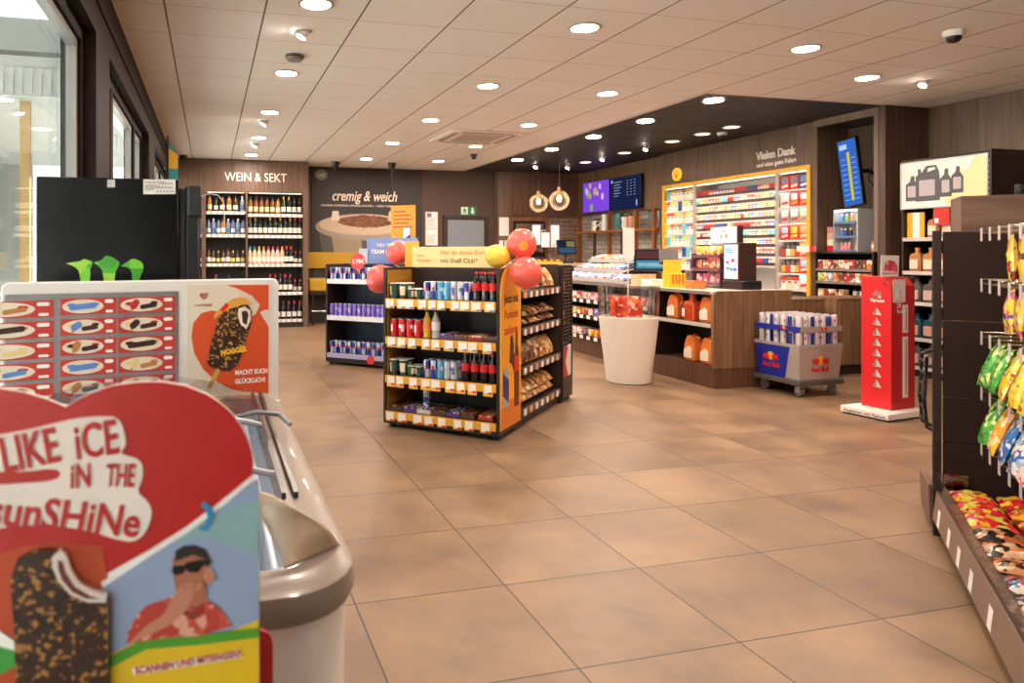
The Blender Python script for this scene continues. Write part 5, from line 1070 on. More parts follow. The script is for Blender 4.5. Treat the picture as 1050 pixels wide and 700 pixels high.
# lower walnut cabinets beyond the counter end
lc = thing('low_walnut_cabinet', 'low walnut cabinet behind the energy drink trolley', 'cabinet', (5.62, 6.16, 0))
box('body', walnut, lc, 0, .60, .02, .4, .1, .79); d2 = box('door', walnut, lc, .01, .59, 0, .0195, .11, .785, .002); box('kick_board', dark, lc, .02, .58, .04, .4, 0, .1); box('top', walnut, lc, -.005, .605, -.005, .4, .79, .812)
box('handle', steel, d2, .05, .07, -.012, -.0005, .66, .74)
# ================================================================== white bin with clear top
bi = thing('acrylic_display_bin', 'white round display bin with clear acrylic top holding red packets', 'display bin', (4.06, 6.42, 0))
MB().lathe([(.20, 0), (.217, .008), (.29, .64), (.292, .65), (.28, .652), (.001, .652)], 48, cap=False).build('white_bin', mat('bin_white', '#f1e8de', .35), bi)
MB().lathe([(.284, .653), (.302, .95), (.304, .955), (.300, .955), (.281, .653)], 48, cap=False).build('clear_wall', glass('bin_clear', '#f6f4f2', .09), bi)
sg = thing('oval_pole_sign', 'blank white rounded sign plate on a thin clear pole in the bin', 'sign', (4.13, 6.54, .653))
MB().lathe([(.05, 0), (.05, .008)], 20).build('base', clear, sg); MB().tube([(0, 0, .008), (0, 0, .62)], .007).build('pole', mat('pole_grey', '#d5d0cc', .3), sg)
MB().prism([(-.065, .62), (-.05, .575), (-.02, .555), (.02, .555), (.05, .575), (.065, .62), (.065, .89), (-.065, .89)], -.012, -.007).build('plate', mat('plate_white', '#fbf7f1', .4), sg)
rp = Kind(slab_bag('red_packet', .15, .2, .045, pack('packet_red', ['#e23a2c', '#f0742f', '#d92a24', '#f3d9c0', '#e9503a'], 22), seed=91))
for k in range(4): 
    o = rp.put((3.93 + (k % 2) * .145, 6.33 + (k // 2) * .12, .755), 0, f'red and orange packet inside the clear bin, {["front", "front", "rear", "rear"][k]} row, {["window", "counter"][k % 2]} side', 'packet', 'red packets inside the clear bin'); o.rotation_euler = (-.12, 0, .1 - .25 * (k % 2))
# ================================================================== energy drink trolley
TA = .03
FT = Frame((5.06, 5.295, 0), TA)
tr_ = thing('energy_drink_trolley', 'blue and silver wheeled energy drink trolley with cans in two tiers', 'trolley', FT.loc, TA)
TW, TD = .465, .50
box('platform', mat('platform_grey', '#55504e', .5), tr_, -.02, TW + .02, -.02, TD + .02, .105, .15, .006)
for x in (.05, TW - .05):
    for y in (.05, TD - .05):
        c = MB(); c.box(x - .028, x + .028, y - .008, y + .008, .062, .104); c.box(x - .03, x - .022, y - .03, y + .02, .035, .09); c.box(x + .022, x + .03, y - .03, y + .02, .035, .09); c = c.build('caster', steel, tr_)
        w = MB(); w.T = Matrix.Translation((x - .018, y, .0425)) @ Matrix.Rotation(PI / 2, 4, 'Y'); w.lathe([(.036, 0), (.042, .006), (.042, .03), (.036, .036)], 20).build('wheel', mat('wheel_grey', '#6e6a68', .5), c)
bsil, bblu = mat('trolley_silver', '#b9b0aa', .35, .3), mat('trolley_blue', '#1c2f9c', .4)
def frust(mb, x0, x1, y0, y1, z0, z1, t, ms):
    vs = [(x0 + t, y0 + t, z0), (x1 - t, y0 + t, z0), (x1 - t, y1 - t, z0), (x0 + t, y1 - t, z0), (x0, y0, z1), (x1, y0, z1), (x1, y1, z1), (x0, y1, z1)]
    return mb.add(vs, [(0, 3, 2, 1), (4, 5, 6, 7), (0, 1, 5, 4), (1, 2, 6, 5), (2, 3, 7, 6), (3, 0, 4, 7)], ms=ms)
bb = frust(MB(), -.012, TW + .012, -.012, TD + .012, .151, .44, .02, [0, 0, 0, 1, 1, 1]); bb.build('lower_box', [bsil, bblu], tr_, .003)
rim_ = MB()
for q in ((-.014, -.004, -.014, TD + .014), (TW + .004, TW + .014, -.014, TD + .014), (-.004, TW + .004, -.014, -.004), (-.004, TW + .004, TD + .004, TD + .014)): rim_.box(*q, .44, .47)
rim_.build('box_rim', [bsil], tr_)
MB().add([(-.0135, -.012, .439), (-.0135, .09, .439), (.0005, .135, .30), (.0075, .165, .153), (.0075, .006, .153)], [(0, 1, 2, 3, 4)]).build('silver_flank', bsil, tr_, smooth=False)
tb_ = MB(); tb_.box(0, TW, 0, TD, .581, .589)
for q in ((-.01, 0, -.01, TD + .01), (TW, TW + .01, -.01, TD + .01), (0, TW, -.01, 0), (0, TW, TD, TD + .01)): tb_.box(*q, .581, .628, 1 if q[0] == -.01 else 0)
tb_.build('upper_tray', [bsil, bblu], tr_)
for q in ((.02, .02), (TW - .02, .02), (.02, TD - .02), (TW - .02, TD - .02)): pass
lp = MB(); lp.box(TW / 2 - .01, TW / 2 + .01, TD / 2 - .01, TD / 2 + .01, .44, .581); lp.build('tray_support', steel, tr_)
def bull_logo(par, M_, s, txt=True):
    """sun disc between two charging bulls, lettering below"""
    def B(poly, y0, y1): b = MB(); b.T = M_; b.prism([(x * s, z * s) for x, z in poly], y0, y1); return b
    B(ell(0, .035, .055, .055, 20), -.003, -.001).build('logo_sun', mat('logo_yellow', '#f2b51d', .4), par, smooth=False)
    bull = [(.02, .01), (.03, .045), (.055, .065), (.085, .06), (.115, .045), (.13, .06), (.135, .055), (.12, .03), (.13, .0), (.12, -.02), (.11, 0), (.09, .005), (.07, -.02), (.055, -.018), (.06, .005), (.04, 0)]
    for sg_ in (-1, 1): B([(sg_ * x, z) for x, z in (bull if sg_ > 0 else bull[::-1])], -.005, -.003).build('logo_bull', mat('logo_bull_red', '#d3262e', .4), par, smooth=False)
    if txt:
        o = text('lettering', 'Red Bull', .085 * s, (0, 0, 0), mat('logo_bull_red', '#d3262e', .4), par, extrude=.001, align='CENTER', bold=.002, width=.27 * s)
        o.matrix_basis = M_ @ Matrix.Translation((0, -.003, -.105 * s)) @ Matrix.Rotation(PI / 2, 4, 'X')
tl_ = math.atan2(.02, .289)
bull_logo(tr_, Matrix.Translation((TW / 2, -.004, .30)) @ Matrix.Rotation(-tl_ * 0 + tl_, 4, 'X'), .72)
bull_logo(tr_, Matrix.Translation((-.004, .32, .31)) @ Matrix.Rotation(-PI / 2, 4, 'Z') @ Matrix.Rotation(tl_, 4, 'X'), .72)
bull_logo(tr_, Matrix.Translation((TW / 2 + .03, -.011, .60)), .3, False); bull_logo(tr_, Matrix.Translation((-.011, .16, .60)) @ Matrix.Rotation(-PI / 2, 4, 'Z'), .3, False)
rbt = can('energy_drink_can', [mat('can_blue_2', '#2a3f9c', .3, .3), mat('can_white', '#d9d9df', .3, .3), canm_red, canm_top], lambda i, k: 0 if (k // 4) % 4 == 0 and 1 <= i <= 4 else (2 if i == 3 and k % 8 == 5 else 1), .0285, .135)
nx, ny = 7, 6
sd = {0: 'front', ny - 1: 'rear'}
for t, z in ((0, .442), (1, .590)):
    for i in range(nx):
        for j in range(ny):
            if t == 0 and 0 < i < nx - 1 and 0 < j < ny - 1: continue
            x = .034 + i * (TW - .068) / (nx - 1); y = .036 + j * (TD - .072) / (ny - 1)
            rbt.put(FT(x, y, z + .001), i * 1.9 + j * 2.6, f'energy can in the {["lower", "upper"][t]} trolley tier, {ORD[j]} row, {ORD[i]} from the counter side', 'drink can', 'energy drink cans on the trolley')
lc2 = thing('walnut_cabinet_door_unit', 'walnut cabinet front standing left of the red column', 'cabinet', (6.39, 6.16, 0))
box('body', walnut, lc2, 0, .58, .02, .4, .1, .79); box('door', walnut, lc2, .01, .57, 0, .0195, .11, .785, .002); box('kick_board', dark, lc2, .02, .56, .04, .4, 0, .1); box('top', walnut, lc2, -.005, .585, -.005, .4, .79, .812)
gs_ = thing('gap_shelf', 'small cream shelf with boxes in the gap between the two low walnut cabinets', 'shelf', (6.23, 6.3, 0)); box('shelf', cream, gs_, 0, .15, 0, .3, .58, .61); box('back_panel', dark, gs_, 0, .15, .3, .31, 0, .8); box('kick', dark, gs_, 0, .15, .05, .3, 0, .58)
for k in range(3):
    t = MB().prism(rrect(-.02, .02, 0, .11, .006, 3), 0, .1).build('small_carton', pack('carton_cream', ['#efe3c8', '#cdbb93', '#8f8a78', '#f3ead6'], 30), None); t.location = (6.26 + k * .046, 6.33, .611); tag(t, f'small cream carton in the gap between the walnut cabinets, {ORD[k]} from the trolley', 'carton', 'cream cartons in the cabinet gap')
# ================================================================== cigarette wall
FG = Frame((7.1, 10.226, 0), -PI / 2)
cg = thing('cigarette_cabinet', 'lit cigarette wall cabinet in a yellow frame with three bays', 'cabinet', FG.loc, FG.rz)
CW = 2.982
lite = mat('cabinet_white', '#e3dcd5', .45); yfr = mat('frame_yellow', '#f0b21f', .35)
b = MB()
for q in ((0, .055, .73, 2.37), (CW - .055, CW, .73, 2.37), (.055, CW - .055, 2.315, 2.37)): b.box(q[0], q[1], -.02, .06, q[2], q[3])
b.build('yellow_frame', yfr, cg)
box('back_panel', lite, cg, .0, CW, .40, .42, .725, 2.35); box('top_board', lite, cg, .06, CW - .06, .06, .40, 2.32, 2.34)
for x in (.75, 2.40): box('divider', mat('divider_grey', '#b5aca4', .4), cg, x, x + .06, -.005, .39, .73, 2.315, .004)
shm = mat('cabinet_shelf', '#b9b1aa', .4)
cols_ = [('white and red', '#c8342f', '#f1ece6'), ('white and blue', '#3f62a8', '#eef0f2'), ('red', '#c02a2a', '#b8262a'), ('white and gold', '#c7a257', '#f3eee4'), ('teal', '#4ba6ae', '#7cc3c8'), ('grey and white', '#6b6866', '#e9e5e1'), ('dark blue', '#27396f', '#3b5190'), ('brown and cream', '#8f6b4a', '#ead9bf'), ('green and white', '#5f9160', '#e8ece4')]
def pk(w, h, d, i):
    nm, c1, c2 = cols_[i]; a, b_ = mat('pk' + c1[1:], c1, .4), mat('pk' + c2[1:], c2, .4); mm = mat('pk_warning', '#4a3b34', .5)
    m = MB(); m.box(-w / 2, w / 2, 0, d, 0, h * .42, 2 if h < .11 else 1); m.box(-w / 2, w / 2, -.0003, d, h * .42, h * .72, 1); m.box(-w / 2, w / 2, 0, d, h * .72, h, 0); m.box(-w * .28, w * .28, -.001, 0, h * .5, h * .66, 0)
    return Kind(m.build('cigarette_pack', [a, b_, mm], None, smooth=False))
small_p = [pk(.062, .103, .05, i) for i in range(9)]; large_p = [pk(.092, .15, .06, i) for i in range(9)]
def bay_shelf(x0, x1, z, ledz=None):
    s = box('shelf', shm, cg, x0, x1, .0, .395, z - .012, z); MB().box(x0, x1, -.006, -.0005, z - .022, z + .003).build('price_strip', lite, s); box('light_strip', emis('shelf_glow', '#fff0e2', 14), s, x0 + .01, x1 - .01, .0, .008, z - .02, z - .0125); return s
ZC = [2.10, 1.975, 1.85, 1.73, 1.605, 1.485, 1.365, 1.24, 1.115]
CGN = 'cigarette packs in the wall cabinet'
rnd = random.Random(11)
for i, z in enumerate(ZC):
    bay_shelf(.812, 2.398, z)
    for k in range(24):
        grp = [[2, 2, 0, 0, 1, 1, 2, 2, 6, 6, 3, 2], [4, 7, 0, 7, 4, 2, 0, 3, 0, 7, 3, 4], [5, 3, 3, 0, 3, 3, 1, 3, 5, 3, 3, 3], [7, 2, 7, 0, 7, 3, 7, 2, 7, 0, 7, 7]][i % 4][(k // 2 + (i // 4) * 5) % 12]
        if rnd.random() < .25: grp = rnd.choice([0, 3, 5, 7, 1])
        small_p[grp].put(FG(.812 + .035 + k * .066, .02, z + .001), FG.rz, f'{cols_[grp][0]} cigarette pack, {ORD[i]} shelf of the wide bay, {ORD[k]} from coffee bar', 'cigarette pack', CGN)
ZL = [2.12, 1.94, 1.76, 1.58, 1.40, 1.22, 1.04]
for i, z in enumerate(ZL):
    bay_shelf(.062, .748, z)
    for k in range(7):
        grp = [[4, 3, 3, 3, 5, 3, 3], [0, 3, 3, 6, 3, 3, 5], [0, 0, 3, 3, 7, 3, 3], [3, 0, 8, 0, 4, 1, 0], [4, 3, 8, 1, 3, 3, 4], [5, 5, 2, 5, 6, 4, 5], [5, 6, 5, 5, 3, 5, 6]][i][k]
        large_p[grp].put(FG(.062 + .05 + k * .0975, .02, z + .001), FG.rz, f'{cols_[grp][0]} tobacco box, {ORD[i]} shelf of the narrow bay, {ORD[k]} from coffee bar', 'tobacco box', 'tobacco boxes in the narrow bay')
def tin(nm, c1, c2, c3):
    e = empty('tobacco_tin'); mm = mat('tin' + c1[1:], c1, .35)
    MB().prism(rrect(-.07, .07, 0, .182, .012, 3), 0, .09).build('tin', mm, e); MB().prism(rrect(-.052, .052, .085, .165, .02, 4), -.002, 0).build('label', mat('tin' + c2[1:], c2, .5), e); MB().prism([(-.05, .03), (.05, .045), (.05, .075), (-.05, .06)], -.002, 0).build('label_band', mat('tin' + c3[1:], c3, .5), e)
    return nm, Kind(e)
TN = [tin('red', '#d62a25', '#7d8894', '#f3e6e0'), tin('blue', '#28408f', '#6f86c0', '#f0f0f4'), tin('white', '#ded6d0', '#f4efea', '#c9372f'), tin('red and white', '#d8352e', '#f2efe9', '#e9a23a'), tin('grey', '#a9a09a', '#f0e8e4', '#b93038'), tin('bronze', '#d1a074', '#f3e4d0', '#7d8fa6'), tin('bright red', '#dd2420', '#a9c2e0', '#f4e8e4'), tin('yellow and red', '#e0452a', '#f3c235', '#f0d070'), tin('orange', '#ea6a33', '#f0a070', '#f6d9c0'), tin('pale pink', '#e0c4bc', '#f3ebe6', '#b5484a')]
ZT = [2.085, 1.87, 1.66, 1.45]
LT = [[0, 0, 1], [2, 3, 3], [4, 4, 5], [6, 7, 8]]
for i, z in enumerate(ZT):
    bay_shelf(2.462, 2.925, z)
    for k in range(3):
        nm, K = TN[LT[i][k]]; o = K.put(FG(2.54 + k * .1525, .02, z + .001), FG.rz, f'{nm} tobacco tin, {ORD[i]} shelf of the right bay, {ORD[k]} from divider', 'tobacco tin', 'tobacco tins in the right bay')
for i, z in enumerate((1.235, 1.03, .83)):
    bay_shelf(2.462, 2.925, z); nm, K = TN[[8, 6, 9][i]]
    K.put(FG(2.54 + 2 * .1525, .02, z + .001), FG.rz, f'{nm} tobacco tin at the yellow frame, {ORD[i]} shelf below the tin rows', 'tobacco tin', 'tobacco tins in the right bay')
jar = []
for i, (nm, g, l, c) in enumerate([('red-labelled', '#3a2c26', '#d83a34', '#2a2220'), ('yellow-labelled', '#3a2c26', '#e9b43c', '#2a2220'), ('white-labelled', '#4a3a32', '#efe6dc', '#3a3436')]): jar.append((nm, bottle('tobacco_jar', .034, .165, mat('jarb' + str(i), g, .3), mat('jarl' + str(i), l, .5), mat('jarc' + str(i), c, .5), .22, (.08, .62))))
for i, z in enumerate((1.235, 1.03)):
    for k in range(4):
        nm, K = jar[(k * 2 + i) % 3]; K.put(FG(2.50 + k * .077, .05, z + .001), FG.rz, f'{nm} tobacco jar on the {["upper", "lower"][i]} jar shelf of the right bay, {ORD[k]} from the divider', 'jar', 'tobacco jars in the right bay')
for k in range(3): large_p[[0, 7, 9 - 9][k]].put(FG(2.52 + k * .1, .02, .831), FG.rz, f'{cols_[[0, 7, 0][k]][0]} tobacco box, lowest shelf of the right bay, {ORD[k]} from divider', 'tobacco box', 'tobacco boxes at the bottom of the right bay')
for x0, x1 in ((.07, .74), (.82, 2.39), (2.47, 2.92)): box('light_strip', emis('cabinet_led', '#ffeedd', 1.6), cg, x0, x1, .012, .03, 2.295, 2.312)
lg = thing('shell_wall_emblem', 'small glowing yellow shell emblem on the wood above the cigarette cabinet', 'emblem', FG(.38, -.03, 2.515), FG.rz)
MB().prism(pecten(0, 0, .10), 0, .025).build('shell', emis('shell_glow', '#ffb43c', 1.0), lg, smooth=False)
b = MB()
for k in range(7): a = PI * (.1 + .8 * k / 6); b.prism([(-.004, -.07), (.004, -.07), (.075 * math.cos(a) + .003, .075 * math.sin(a)), (.075 * math.cos(a) - .003, .075 * math.sin(a))], -.003, 0)
b.build('shell_ribs', emis('shell_rib_glow', '#e07a1a', .8), lg, smooth=False); box('stand_off', yellow, lg, -.02, .02, .025, .0295, -.05, .05)
wt = thing('thank_you_sign', 'white lettering Vielen Dank und eine gute Fahrt on the wood above the cabinet', 'sign', FG(2.07, -.001, 2.40), FG.rz)
swm = mat('sign_white', '#f5efe8', .4)
text('lettering', 'Vielen Dank', .15, (0, -.004, .13), swm, wt, extrude=.005, width=.68, bold=.003); text('lettering', 'und eine gute Fahrt', .085, (.0, -.004, .03), swm, wt, extrude=.005, width=.68, bold=.001)
# ================================================================== niche beside the pillar: screen, cooler box, shelves
ns_ = thing('tilted_blue_screen', 'tall blue information screen hanging tilted in the wall niche', 'screen', (7.2, 6.79, 2.225), -PI / 2)
RT = Matrix.Rotation(-.14, 4, 'Y')
def rbx(name, m, par, *a, bevel=0): b = MB(); b.T = RT; b.box(*a); return b.build(name, m, par, bevel)
rbx('housing', black, ns_, -.13, .13, 0, .05, -.40, .40, bevel=.004); dsp = rbx('display', emis('screen_blue', '#2f63b8', .8), ns_, -.118, .118, -.002, 0, -.385, .385)
rbx('timeline', emis('screen_yellow', '#c8b43a', .8), dsp, -.012, .025, -.0035, -.002, -.33, .24); rbx('title_bar', emis('screen_pale', '#a8c4ea', .8), dsp, -.10, .0, -.0035, -.002, .28, .34)
for k in range(9): rbx('list_line', emis('screen_pale', '#a8c4ea', .8), dsp, -.10, -.03, -.0035, -.002, -.32 + k * .06, -.315 + k * .06); rbx('list_line', emis('screen_pale', '#a8c4ea', .8), dsp, .04, .10, -.0035, -.002, -.32 + k * .06, -.315 + k * .06)
MB().tube([(0, .05, 0), (.05, .2, .02), (.0, .35, .0)], .025).build('bracket', black, ns_); MB().tube([(.1, .34, -.2), (.06, .2, -.1), (.12, .2, .05), (.0, .06, .0)], .006).build('cable', black, ns_)
FN = Frame((7.06, 7.15, 0), -PI / 2)
ts = thing('tobacco_shelf', 'dark shelf unit with small tobacco boxes below the wall niche', 'shelf', FN.loc, FN.rz)
box('back_panel', dark, ts, 0, .80, .47, .49, 0, 1.28); box('side', dark, ts, 0, .02, 0, .47, 0, 1.28); box('side', dark, ts, .78, .80, 0, .47, 0, 1.28); box('top_board', dark, ts, 0, .8, 0, .49, 1.28, 1.3); box('base', walnut, ts, .02, .78, .01, .47, 0, .74)
for z in (1.10, .95, .755): s = box('shelf', dark, ts, .02, .78, .0, .468, z - .02, z); box('price_strip', grey, s, .02, .78, -.008, -.0005, z - .025, z + .004)
sb = []
for i, (nm, c) in enumerate([('red', ['#c23a36', '#f0e4dc', '#8f2a2a']), ('cream', ['#ead8bc', '#c79a6a', '#f3ead8']), ('brown', ['#7d4a30', '#c9a67f', '#5a3322']), ('yellow-green', ['#c6cf4a', '#e9ecb0', '#8fa23a']), ('pale blue', ['#c3d3e0', '#f0f0f2', '#8fa9bf']), ('orange', ['#e0894a', '#f3dcc0', '#c9662f'])]):
    sb.append((nm, Kind(MB().prism(rrect(-.033, .033, 0, .105, .005, 3), 0, .08).build('tobacco_pouch', pack('pouch_' + str(i), c, 26, .4), None))))
for i, (z, n) in enumerate(((1.10, 10), (.95, 10), (.755, 5))):
    for k in range(n):
        nm, K = sb[[[0, 1, 0, 2, 1, 0, 0, 2, 2, 5], [3, 1, 4, 5, 2, 0, 0, 1, 5, 5], [1, 2, 0, 2, 1, 0, 0, 1, 1, 1]][i][k]]
        K.put(FN(.06 + k * .074, .02, z + .001), FN.rz, f'{nm} tobacco box, {["upper", "middle", "lower"][i]} shelf under the niche, {ORD[k]} from the yellow frame', 'tobacco box', 'tobacco boxes under the niche')
DB = bottle('dark_bottle', .028, .16, MATS['glass_1a0d0c'], MATS['lab_e9e2da'], MATS['cap_b5202a'], .4)
for k in range(4): DB.put(FN(.46 + k * .085, .12, .756), 0, f'dark red-capped bottle, lower shelf under the niche, {ORD[k]} from the tobacco boxes', 'bottle', 'dark bottles under the niche'); 
jr = bottle('jar', .05, .14, mat('jar_caramel', '#c98a4a', .3), cream, black, .25); jr.put(FN(.73, .12, 1.301), 0, 'caramel coloured jar with black lid on top of the tobacco shelf', 'jar')
vt = thing('glass_display_case', 'white lit display case with small goods on three shelves in the niche', 'display case', (7.2, 7.02, 1.301), -PI / 2)
box('back_panel', white, vt, 0, .34, .24, .25, .0, .5); box('side_panel', mat('case_side', '#b9bcc0', .4), vt, .325, .34, 0, .24, 0, .5); box('side_panel', mat('case_side', '#b9bcc0', .4), vt, 0, .012, 0, .24, 0, .5); box('top_panel', white, vt, .012, .325, 0, .24, .488, .5)
box('light_strip', emis('case_led', '#eef4ff', 8), vt, .02, .315, .01, .03, .475, .487)
for z in (0, .165, .335): s = box('shelf', white, vt, .012, .325, .0, .24, z, z + .012); box('shelf_edge', mat('case_blue', '#5f7fb5', .4), s, .012, .325, -.004, -.0005, z - .006 if z else 0, z + .022)
goods = [(.05, .013, 'pink'), (.10, .013, 'pink'), (.15, .013, 'pink'), (.25, .013, 'tan'), (.05, .178, 'blue'), (.10, .178, 'dark blue'), (.17, .178, 'black'), (.05, .348, 'blue'), (.12, .348, 'green'), (.19, .348, 'orange'), (.27, .348, 'yellow')]
gc = {'pink': '#e58a94', 'tan': '#d8a878', 'blue': '#4f83c0', 'dark blue': '#2f4a8f', 'black': '#23262c', 'green': '#6ba84a', 'orange': '#e08a3a', 'yellow': '#e6c63a'}
for k, (x, z, c) in enumerate(goods):
    e = empty('small_flask'); MB().lathe([(.02, 0), (.021, .06), (.012, .08)], 12).build('flask', mat('flask_' + c, gc[c], .4), e); MB().lathe([(.012, .08), (.012, .1)], 10).build('cap', white, e)
    V = Frame((7.2, 7.02, 1.301), -PI / 2); Kind(e).put(V(x, .08, z), 0, f'small {c} flask in the white display case, {["bottom", "middle", "top"][int(z * 6)]} shelf, {ORD[k % 4]} one', 'flask', 'small goods in the display case')
pk_ = thing('narrow_carton_stack', 'narrow red and cream cartons stacked beside the white display case', 'cartons', FN(.05, .16, 1.301), FN.rz)
for k, c in enumerate((red, cream, mat('box_tan', '#d8b48a', .6), mat('carton_rose', '#c98a84', .5))): box('carton', c, pk_, -.03, .05, 0, .1, k * .075 + .001, k * .075 + .074)
ll = thing('ledge_sign', 'short white and red shelf sign sticking out at the yellow frame', 'sign', FG(2.88, -.12, 1.30), FG.rz); box('strip', white, ll, 0, .28, 0, .012, 0, .07); box('red_end', red, ll, .2, .28, -.002, 0, 0, .07); box('bracket', grey, ll, .05, .08, .012, .0985, .02, .05)
# ================================================================== oil shelf by the right wall
FO = Frame((7.12, 6.07, 0), -PI / 2)
os_ = thing('motor_oil_shelf', 'black shelf of motor oil cans with oil poster on top by the right wall', 'shelf', FO.loc, FO.rz)
OW = .93
box('back_panel', dark, os_, 0, OW, .46, .48, .05, 2.26); box('base', dark, os_, 0, OW, .02, .46, .0, .1); box('top_board', black, os_, 0, OW, 0, .46, 2.24, 2.26); box('side_panel', dark, os_, 0, .02, 0, .46, .1, 2.24)
b = MB(); b.box(OW - .03, OW, -.02, .02, 0, 2.27)
b.box(OW - .03, OW, .44, .48, 0, 2.27).box(OW - .025, OW - .005, .02, .44, 2.23, 2.27).box(OW - .025, OW - .005, .02, .44, .1, .14)
b.build('end_frame', black, os_); box('end_panel', darkp, os_, OW - .02, OW - .012, .02, .44, .14, 2.23)
b = MB()
for k in range(40): b.box(OW - .026, OW - .018, -.022, -.0205, .12 + k * .052, .145 + k * .052)
b.build('post_slots', mat('slot_pale', '#8a8078', .5), os_, smooth=False)
op = box('oil_poster', mat('oil_poster_white', '#ece8e4', .45), os_, 0, OW - .035, -.012, .0, 1.745, 2.235); b = MB()
for q in ((0, OW - .035, 1.745, 1.757), (0, OW - .035, 2.223, 2.235), (0, .012, 1.757, 2.223), (OW - .047, OW - .035, 1.757, 2.223)): b.box(q[0], q[1], -.018, -.012, q[2], q[3])
b.build('poster_frame', steel, op)
MB().prism([(.50, 1.76), (.88, 1.76), (.88, 2.21), (.78, 2.22), (.70, 2.10), (.62, 2.12), (.58, 1.95), (.44, 1.90)], -.013, -.012).build('gold_splash_print', mat('splash_gold', '#eedaa6', .5), op, smooth=False)
def ojug(x, z, w, h, yy, big=True):
    g_ = mat('oil_print_grey', '#4f5258', .4)
    if big:
        MB().prism([(x, z), (x + w, z), (x + w, z + h * .55), (x + w * .97, z + h * .8), (x + w * .85, z + h), (x + w * .45, z + h), (x + w * .25, z + h * .82), (x, z + h * .72)], yy, yy + .001).build('oil_can_print', g_, op, smooth=False)
        MB().prism([(x + w * .5, z + h * .82), (x + w * .82, z + h * .88), (x + w * .8, z + h * .94), (x + w * .52, z + h * .93)], yy - .001, yy).build('handle_gap_print', tagw, op, smooth=False); MB().prism([(x + w * .1, z + h * .72), (x + w * .24, z + h * .8), (x + w * .22, z + h * .93), (x + w * .1, z + h * .93)], yy - .001, yy).build('cap_print', g_, op, smooth=False)
    else:
        MB().prism([(x, z), (x + w, z), (x + w, z + h * .6), (x + w * .7, z + h * .8), (x + w * .7, z + h), (x + w * .4, z + h), (x + w * .35, z + h * .8), (x, z + h * .66)], yy, yy + .001).build('oil_can_print', g_, op, smooth=False)
    MB().prism(rrect(x + w * .15, x + w * .8, z + h * .15, z + h * .6, .01, 3), yy - .001, yy).build('can_label_print', mat('oil_print_label', '#b9aeb4', .5), op, smooth=False)
ojug(.06, 1.83, .14, .26, -.0135, False); ojug(.17, 1.82, .26, .36, -.0145); ojug(.43, 1.85, .12, .28, -.0135, False); ojug(.545, 1.88, .12, .26, -.0135, False)
ZO = [1.44, 1.09, .77, .40, .105]
for z in ZO: s = box('shelf', dark, os_, .02, OW - .03, .0, .459, z - .02, z); box('price_strip', mat('strip_silver', '#c9c4be', .4), s, .02, OW - .03, -.01, -.0005, z - .03, z + .008)
yb = thing('yellow_striped_panel', 'yellow and white striped panel standing on the upper oil shelf', 'panel', FO(.03, .04, 1.441), FO.rz); box('panel', yfr, yb, 0, .19, 0, .012, 0, .27); box('white_stripe', white, yb, .065, .14, -.002, 0, 0, .27)
def oil(c, l, cc, nm):
    e = empty('oil_can'); a = mat('oil' + c[1:], c, .3, coat=.2)
    MB().prism([(-.06, 0), (.06, 0), (.065, .02), (.065, .15), (.05, .185), (.02, .195), (-.02, .195), (-.05, .185), (-.065, .15), (-.065, .02)], -.045, .045).build('body', a, e, .01); MB().lathe([(.03, .19), (.022, .215), (.02, .235)], 14, (0, 0, 0)).build('neck', a, e); MB().lathe([(.024, .225), (.024, .252)], 14).build('cap', mat('oilc' + cc[1:], cc, .4), e); MB().prism(rrect(-.045, .045, .03, .13, .012, 3), -.058, -.046).build('label', mat('oill' + l[1:], l, .5), e)
    return nm, Kind(e)
OK_ = [oil('#b57a45', '#e6d6c4', '#c98a55', 'amber'), oil('#55504c', '#c9a9a0', '#2a2625', 'dark grey'), oil('#1f4a5a', '#c99a8a', '#173642', 'petrol blue')]
for i, (z, q, xs) in enumerate([(1.44, 0, (.31, .46, .61, .76)), (1.09, 0, (.11, .26, .41, .56, .71)), (.77, 1, (.11, .26, .41, .56, .71)), (.40, 2, (.11, .26, .41, .56, .71)), (.105, 1, (.11, .26, .41, .56, .71))]):
    for k, x in enumerate(xs):
        nm, K = OK_[q]; K.put(FO(x, .09, z + .001), FO.rz, f'{nm} oil can on the {["top", "second", "third", "fourth", "bottom"][i]} oil shelf, {ORD[k]} from the pillar', 'oil can', 'oil cans on the shelf by the right wall')
rc = thing('red_promotion_card', 'red card standing before the amber cans on the top oil shelf', 'sign', FO(.43, -.02, 1.57), FO.rz); MB().prism([(-.07, 0), (.10, 0), (.10, .17), (-.06, .17)], 0, .004).build('card', red, rc); box('white_field', tagw, rc, -.05, -.01, -.002, 0, .02, .07)
# ================================================================== red column stand
RS = math.radians(8)
FR = Frame((5.13, 4.46, 0), RS)
rs = thing('red_column_stand', 'tall red advertising column on a white base in the aisle by the oil shelf', 'stand', FR.loc, RS)
cred = mat('column_red', '#d9252c', .35); cred2 = mat('column_dark_red', '#b81b22', .35)
bs_ = MB(); bs_.box(-.165, .30, -.085, .30, .012, .06); bs_.build('base_plate', mat('base_white', '#f2ece6', .4), rs, .004); box('base_pad', black, rs, -.15, .285, -.07, .285, .0, .012)
b = MB(); b.xprism([(0, .0605), (.24, .0605), (.24, 1.10), (.06, 1.10), (0, 1.03)], 0, .28); b.build('column', [cred], rs, .003)
MB().box(.0, .28, -.002, -.0004, .062, 1.025).build('front_print', cred2, rs, smooth=False)
b = MB(); b.prism(rrect(.015, .16, .90, 1.08, .01, 3), -.006, -.0025); b.build('leaflet_pocket', mat('pocket_pale', '#d6cfca', .3), rs); MB().box(.05, .11, -.009, -.0062, .91, 1.0).build('leaflet', pack('leaflet_print', ['#e8dcd4', '#d9a9a4', '#c9c2bc'], 30), rs)
